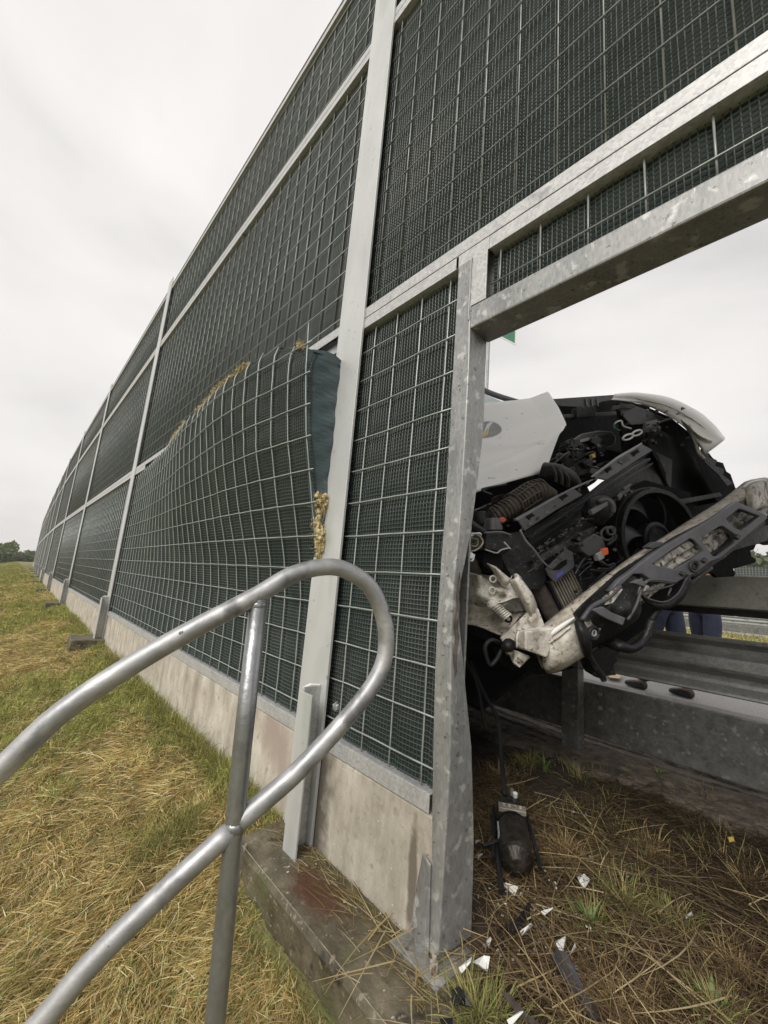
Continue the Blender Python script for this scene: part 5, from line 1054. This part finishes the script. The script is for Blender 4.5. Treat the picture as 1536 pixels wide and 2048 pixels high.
# ------------------------------------------------------------------ person on the road behind the guardrail
def person(loc, rz, label, m_top):
    o = empty('person', loc, rz)
    def skinmesh(name, V, E, R, m, sub=2):
        me = bpy.data.meshes.new(name); me.from_pydata(V, E, []); ob = bpy.data.objects.new(name, me); COL.objects.link(ob); ob.parent = o
        md = ob.modifiers.new('k', 'SKIN'); md.use_smooth_shade = True; sb = ob.modifiers.new('s', 'SUBSURF'); sb.levels = sb.render_levels = sub
        for i, r in enumerate(R): me.skin_vertices[0].data[i].radius = r if hasattr(r, '__len__') else (r, r)
        me.skin_vertices[0].data[0].use_root = True; me.materials.append(m); return ob
    V = [(0,0,.96),(0,0,1.15),(0,.01,1.38),(0,0,1.50),(0,-.01,1.58),(0,-.02,1.68),(0,-.01,1.76),
         (.09,0,.90),(.10,-.12,.50),(.10,-.20,.09),(.11,-.33,.04),(-.09,0,.90),(-.10,.06,.50),(-.10,.14,.09),(-.11,.01,.04),
         (.18,.01,1.42),(.23,.05,1.14),(.16,-.20,1.10),(.12,-.27,1.12),(-.18,.01,1.42),(-.23,.05,1.14),(-.16,-.20,1.10),(-.12,-.27,1.12)]
    E2_ = [(0,1),(1,2),(2,3),(3,4),(4,5),(5,6),(0,7),(7,8),(8,9),(9,10),(0,11),(11,12),(12,13),(13,14),(2,15),(15,16),(16,17),(17,18),(2,19),(19,20),(20,21),(21,22)]
    R = [(.14,.10),(.13,.10),(.16,.11),(.06,.06),(.07,.085),(.078,.095),(.05,.06),(.085,.09),(.06,.06),(.04,.045),(.04,.03),(.085,.09),(.06,.06),(.04,.045),(.04,.03),(.055,.055),(.042,.042),(.032,.032),(.03,.018),(.055,.055),(.042,.042),(.032,.032),(.03,.018)]
    bd = skinmesh('body', V, E2_, R, m_skin)
    skinmesh('trousers', [V[0], (0,0,1.03), V[7], V[8], (.10,-.20,.085), V[11], V[12], (-.10,.14,.085)], [(0,1),(0,2),(2,3),(3,4),(0,5),(5,6),(6,7)], [(.16,.125),(.15,.12),(.105,.11),(.088,.09),(.085,.088),(.105,.11),(.088,.09),(.085,.088)], m_navy)
    skinmesh('jacket', [(0,0,1.0),V[1],V[2],(0,0,1.49),V[15],V[16],V[17],V[19],V[20],V[21]], [(0,1),(1,2),(2,3),(2,4),(4,5),(5,6),(2,7),(7,8),(8,9)], [(.17,.13),(.165,.13),(.18,.135),(.075,.075),(.075,.075),(.06,.06),(.05,.05),(.075,.075),(.06,.06),(.05,.05)], m_top)
    for s, yo in ((1, -.21), (-1, .13)): skinmesh('shoe', [(s*.105,.05+yo,.055),(s*.105,-.06+yo,.05),(s*.11,-.20+yo,.035)], [(0,1),(1,2)], [(.05,.055),(.055,.05),(.045,.03)], m_shoe)
    skinmesh('hair', [(0,.02,1.70),(0,0,1.775)], [(0,1)], [(.085,.10),(.07,.08)], m_hair)
    MB().tube([(0,-.105,1.69),(0,-.135,1.655),(0,-.115,1.645)], [.008,.014,.01], 8).build('nose', m_skin, o, smooth=True)
    for s in (-1, 1):
        MB().tube([(s*.032,-.103,1.69),(s*.032,-.112,1.69)], [.011,.006], 8).build('eye', m_signw, o); MB().tube([(s*.085,0,1.70),(s*.092,.005,1.68),(s*.085,0,1.65)], [.01,.016,.008], 6).build('ear', m_skin, o)
        for f in range(5): MB().tube([(s*.12,-.28,1.095+.013*f),(s*.095,-.315,1.095+.013*f),(s*.065,-.322,1.097+.012*f)], [.009,.009,.006], 6).build('finger', m_skin, o)
    MB().tube([(-.02,-.108,1.62),(.02,-.108,1.62)], .005, 6).build('mouth', m_rusty, o)
    tag(o, label, 'person'); return o
person((5.25, 1.26, -.868), math.radians(158), 'person in dark navy jacket and trousers with black shoes, left of the orange one', m_navy)
person((6.4, 1.135, -.868), math.radians(75), 'person in orange jacket and navy trousers standing farther out on the road', m_vest)

# ------------------------------------------------------------------ grass and straw
def strands(name, roots, az, el, ln, wd, tint, bend, m, nseg=3, kind='stuff'):
    n = len(roots); t = np.linspace(0, 1, nseg+1)
    D = np.stack([np.cos(az)*np.cos(el), np.sin(az)*np.cos(el), np.sin(el)], 1)
    S = np.stack([-np.sin(az), np.cos(az), np.zeros(n)], 1)
    pts = roots[:, None, :] + D[:, None, :]*(ln[:, None]*t)[:, :, None]
    pts[:, :, 2] -= (bend[:, None]*ln[:, None])*(t**2)
    side = rng.normal(0, .12, n); pts += S[:, None, :]*((side*ln)[:, None]*(t**2))[:, :, None]
    w = wd[:, None]*(1-.75*t**2)/2
    tw = rng.uniform(-1, 1, n); Sv = S*np.cos(tw)[:, None] + np.array([0, 0, 1])*np.sin(tw)[:, None]
    L_ = pts - Sv[:, None, :]*w[:, :, None]; R_ = pts + Sv[:, None, :]*w[:, :, None]
    V = np.stack([L_, R_], 2).reshape(-1, 3); m2 = (nseg+1)*2
    base = (np.arange(n)*m2)[:, None, None] + (np.arange(nseg)*2)[None, :, None] + np.array([0, 1, 3, 2])[None, None, :]
    me = bpy.data.meshes.new(name); F_ = base.reshape(-1, 4)
    me.vertices.add(len(V)); me.vertices.foreach_set('co', V.astype(np.float32).ravel())
    me.loops.add(F_.size); me.loops.foreach_set('vertex_index', F_.ravel().astype(np.int32))
    me.polygons.add(len(F_)); me.polygons.foreach_set('loop_start', np.arange(0, F_.size, 4, dtype=np.int32)); me.polygons.foreach_set('loop_total', np.full(len(F_), 4, np.int32))
    me.update(calc_edges=True)
    ca = me.color_attributes.new('tint', 'FLOAT_COLOR', 'POINT')
    c = np.repeat(np.concatenate([tint, np.ones((n, 1))], 1), m2, axis=0); ca.data.foreach_set('color', c.astype(np.float32).ravel())
    me.materials.append(m); o = bpy.data.objects.new(name, me); COL.objects.link(o)
    if kind: o['kind'] = kind
    return o
def wool(P, n, spread, L0):
    P = np.array(P); R_ = P[rng.integers(len(P), size=n)] + rng.normal(0, spread, (n, 3))
    t_ = pal(np.array([[.62,.52,.28], [.74,.66,.42], [.48,.38,.17], [.40,.31,.14]]), n)
    o_ = strands('wool_fibres', R_, rng.uniform(0, 6.28, n), rng.uniform(-1.2, 1.2, n), rng.uniform(.4, 1, n)*L0, rng.uniform(.0008, .0028, n), t_, rng.uniform(-.5, .8, n), m_blade, 3); o_.parent = WOOL_PANEL
HAY = np.array([[.44,.36,.16], [.38,.30,.12], [.28,.21,.085], [.52,.44,.24], [.22,.16,.06]])
GRN = np.array([[.15,.18,.045], [.22,.23,.07], [.12,.145,.035], [.28,.27,.09]])
def pal(P, n): a = P[rng.integers(len(P), size=n)]; return a*(.75+.5*rng.random((n, 1)))
wool(WP, 3400, .0038, .022); wool(WQ, 3000, .005, .026)
# mown slope left of the barrier
n = 280000
y = np.exp(rng.uniform(np.log(.75), np.log(88), n)); xr = rng.random(n)
x = .99 - (xr**1.1)*(0.25+1.05*np.minimum(1.4, .8+.06*y) + (rng.random(n) < .15)*1.0)
ok = ~((x > .79) & (y < 1.57)); x, y = x[ok], y[ok]; n = len(x)
dist = np.hypot(x, y)
g1 = vnoise(x*1.6+y*.5, y*.9, 1)*.6+vnoise(x*5, y*3, 2)*.4 + .18*np.clip((x-.72)/.25, 0, 1)*(y < 12) + .12*np.clip((y-14)/20, 0, 1)
isg = rng.random(n) < np.clip((g1-.43)*3.8, .14, .85)
tint = np.where(isg[:, None], pal(GRN, n), pal(HAY, n))
swirl = 1.5*(vnoise(x*1.3, y*.8, 11)-.5)+1.6*(vnoise(x*6, y*5, 12)-.5)
az = .75 + swirl + rng.normal(0, .6, n) + math.pi*(rng.random(n) < .5)
el = np.where(isg, rng.uniform(.3, 1.25, n), rng.uniform(-.05, .42, n))
ln = np.where(isg, rng.uniform(.03, .08, n), rng.uniform(.022, .10, n))*np.clip(.8+.06*dist, .8, 2.0)
wd = np.clip(.0014*dist**.75, .0013, .015)*(.7+.7*rng.random(n))
cl = vnoise(x*11-y*5, y*6+x*3, 61)*.6+vnoise(x*24, y*20, 62)*.4
z = gz_left(x, y) + rng.random(n)*.014 + .045*(cl-.35)*np.clip(1.3-dist*.02, .3, 1)
tint = np.minimum(tint*np.array([1.02, .98, 1.02])*(.80+1.35*cl)[:, None], .8)
strands('mown_grass', np.stack([x, y, z], 1), az, el, ln, wd, tint, rng.uniform(.0, .35, n), m_blade)
# long green tufts along the foot of plank and plinth
n = 9000; y = np.concatenate([rng.uniform(1.6, 9, 5000), rng.uniform(.8, 1.9, 4000)])
x = np.concatenate([.975-np.abs(rng.normal(0, .05, 5000)), .76-np.abs(rng.normal(0, .12, 4000))])
keep = vnoise(y*3, x*3, 21) > .38; x, y = x[keep], y[keep]; n = len(x)
strands('long_grass', np.stack([x, y, gz_left(x, y)], 1), rng.uniform(0, 6.28, n), rng.uniform(.6, 1.5, n), rng.uniform(.06, .2, n), rng.uniform(.0016, .0035, n), np.where((rng.random(n) < .72)[:, None], pal(GRN, n), pal(HAY, n)), rng.uniform(.1, .6, n), m_blade, 4)
# matted straw behind the door opening
n = 46000; x = 1.06+1.5*rng.random(n)**1.15; y = rng.uniform(-.6, 2.9, n)
dn = vnoise(x*3, y*3, 31)*.6+vnoise(x*9, y*9, 32)*.4; keep = (dn + .25*(x < 1.9) > .38+.2*rng.random(n)) & ~((y > .70) & (x < 1.27)); x, y = x[keep], y[keep]; n = len(x)
shade = pal(np.array([[.17,.115,.06], [.26,.19,.10], [.11,.07,.035], [.36,.28,.15], [.22,.15,.08], [.14,.09,.05]]), n)
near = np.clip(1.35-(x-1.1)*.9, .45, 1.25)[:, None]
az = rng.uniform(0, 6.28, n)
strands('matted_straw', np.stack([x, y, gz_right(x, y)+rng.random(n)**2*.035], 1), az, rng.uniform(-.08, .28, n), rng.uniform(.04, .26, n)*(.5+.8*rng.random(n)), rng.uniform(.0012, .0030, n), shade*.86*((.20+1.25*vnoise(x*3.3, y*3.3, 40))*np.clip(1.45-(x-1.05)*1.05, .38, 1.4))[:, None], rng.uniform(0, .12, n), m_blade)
n = 5200; x = 1.05+1.3*rng.random(n); y = rng.uniform(-.4, 1.3, n); pt = vnoise(x*5, y*5, 55); keep = (pt > .60) & ~((y > .72) & (x < 1.24)); x, y = x[keep], y[keep]; n = len(x)
strands('green_regrowth', np.stack([x, y, gz_right(x, y)], 1), rng.uniform(0, 6.28, n), rng.uniform(.5, 1.4, n), rng.uniform(.03, .11, n), rng.uniform(.0015, .003, n), np.where((rng.random(n) < .5)[:, None], pal(GRN, n), pal(HAY*.8, n)), rng.uniform(.1, .5, n), m_blade, 4)
# long pale stalks lying over straw and plinth
n = 420; x = np.concatenate([1.1+.9*rng.random(260), rng.uniform(.83, 1.08, 160)]); y = np.concatenate([rng.uniform(-.3, 1.2, 260), rng.uniform(.15, 1.0, 160)])
zz = np.where(x < 1.05, -.944, gz_right(x, y)+.02)
strands('long_stalks', np.stack([x, y, zz+rng.random(n)*.015], 1), rng.uniform(0, 6.28, n), rng.uniform(.0, .12, n), rng.uniform(.10, .34, n), rng.uniform(.0022, .0042, n), pal(np.array([[.42,.34,.17], [.50,.42,.24], [.36,.27,.13]]), n), rng.uniform(0, .1, n), m_blade, 4)
n = 420; x = .995-np.abs(rng.normal(0, .06, n)); y = rng.uniform(.7, 1.5, n)
strands('straw_litter', np.stack([x, y, np.full(n, -.945)+rng.random(n)*.006], 1), rng.normal(1.57, .5, n), rng.uniform(-.02, .07, n), rng.uniform(.03, .11, n), rng.uniform(.001, .0024, n), pal(HAY*.8, n), rng.uniform(0, .1, n), m_blade)
# median fringe
n = 9000; x = rng.uniform(13.7, 24, n); y = rng.uniform(-4, 14, n)
strands('median_grass_blades', np.stack([x, y, np.full(n, -.875)], 1), rng.uniform(0, 6.28, n), rng.uniform(.7, 1.5, n), rng.uniform(.1, .35, n), rng.uniform(.02, .04, n), np.where((rng.random(n) < .5)[:, None], pal(GRN*1.3, n), pal(HAY, n)), rng.uniform(.1, .4, n), m_blade)
# weeds with broad leaves in the straw
def weed(px, py, n, h, w, label, g=(.12,.19,.045)):
    p = G(px, py); o = empty('weed', (p[0], p[1], float(gz_right(p[0], p[1]))), random.uniform(0, 6))
    for i in range(n):
        a = 2.4*i; hh = h*random.uniform(.6, 1); b = MB(); rr = []
        for t in np.linspace(0, 1, 7):
            ww = w*math.sin(math.pi*(.12+.88*t))*.5; r_ = hh*.55*t*t+.01; zz_ = hh*t*(1-.25*t)
            rr.append([(r_*math.cos(a)+ww*math.sin(a), r_*math.sin(a)-ww*math.cos(a), zz_+.003), (r_*math.cos(a), r_*math.sin(a), zz_), (r_*math.cos(a)-ww*math.sin(a), r_*math.sin(a)+ww*math.cos(a), zz_+.003)])
        b.grid(rr).build('leaf', m_weed, o, smooth=True)
    tag(o, label, 'weed', 'green weeds in the straw')
m_weed = mat('weed_leaf', (.07,.12,.03), (.14,.20,.06), 20, .6)
weed(1090, 1545, 9, .12, .009, 'grassy green weed left of the guardrail post foot')
weed(1180, 1830, 9, .09, .008, 'upright green weed in the middle of the straw')
weed(1320, 1560, 8, .06, .012, 'low leafy weed right of the guardrail post')
weed(1425, 1990, 12, .07, .012, 'bright broad-leaved weed near the bottom right')
def tuft(px, py, r, n, h, c):
    p = G(px, py); a = rng.uniform(0, 6.28, n); q = np.abs(rng.normal(0, r, n)); x = p[0]+q*np.cos(a); y = p[1]+q*np.sin(a)
    strands('green_tuft', np.stack([x, y, gz_right(x, y)], 1), a+rng.normal(0, .6, n), rng.uniform(.5, 1.4, n), h*rng.uniform(.4, 1, n), rng.uniform(.0012, .003, n), pal(np.array(c), n), rng.uniform(.1, .6, n), m_blade, 4)
YG = [[.30,.30,.10], [.20,.24,.07], [.38,.32,.14]]; BG = [[.36,.26,.12], [.44,.33,.16], [.26,.18,.08]]
for px, py, r, n, h, c in [(1250, 1790, .07, 420, .12, YG), (1180, 1830, .03, 160, .11, YG), (1345, 1830, .06, 260, .10, YG), (1130, 1700, .05, 360, .11, BG), (1300, 1700, .07, 200, .10, BG), (960, 1990, .06, 420, .10, YG), (1430, 2010, .04, 240, .12, YG), (1240, 1990, .08, 300, .10, BG),
                           (1060, 1530, .04, 160, .12, YG), (1160, 1560, .10, 160, .10, YG), (1400, 1600, .1, 160, .09, YG), (1500, 1760, .08, 200, .10, BG), (985, 1460, .05, 160, .12, BG), (1005, 1560, .05, 200, .12, BG), (1480, 1930, .07, 260, .10, BG)]: tuft(px, py, r, n, h, c)
cr_ = MB()
for i in range(190):        # crumbs of glass, paint and plastic around the jamb and the motor
    p = G(rs_.gauss(1075, 80), rs_.gauss(1840, 100)); zz_ = float(gz_right(p[0], p[1])) if p[0] > 1.06 else -.948
    a_ = rng.normal(size=3); a_ /= np.linalg.norm(a_); b_ = np.cross(a_, [0, 0, 1]); b_ /= np.linalg.norm(b_); r_ = rs_.uniform(.001, .0045)
    cr_.obox((p[0], p[1], zz_+rs_.uniform(.005, .03)), (a_, b_, np.cross(a_, b_)), (r_, r_*rs_.uniform(.4, 1), r_*.3))
half = len(cr_.f)//2
co = cr_.build('debris_crumbs', m_headglass); co.data.materials.append(m_black); co.data.polygons.foreach_set('material_index', ((np.arange(len(co.data.polygons))//6) % 3 == 0).astype(np.int32)); tag(co, kind='stuff')
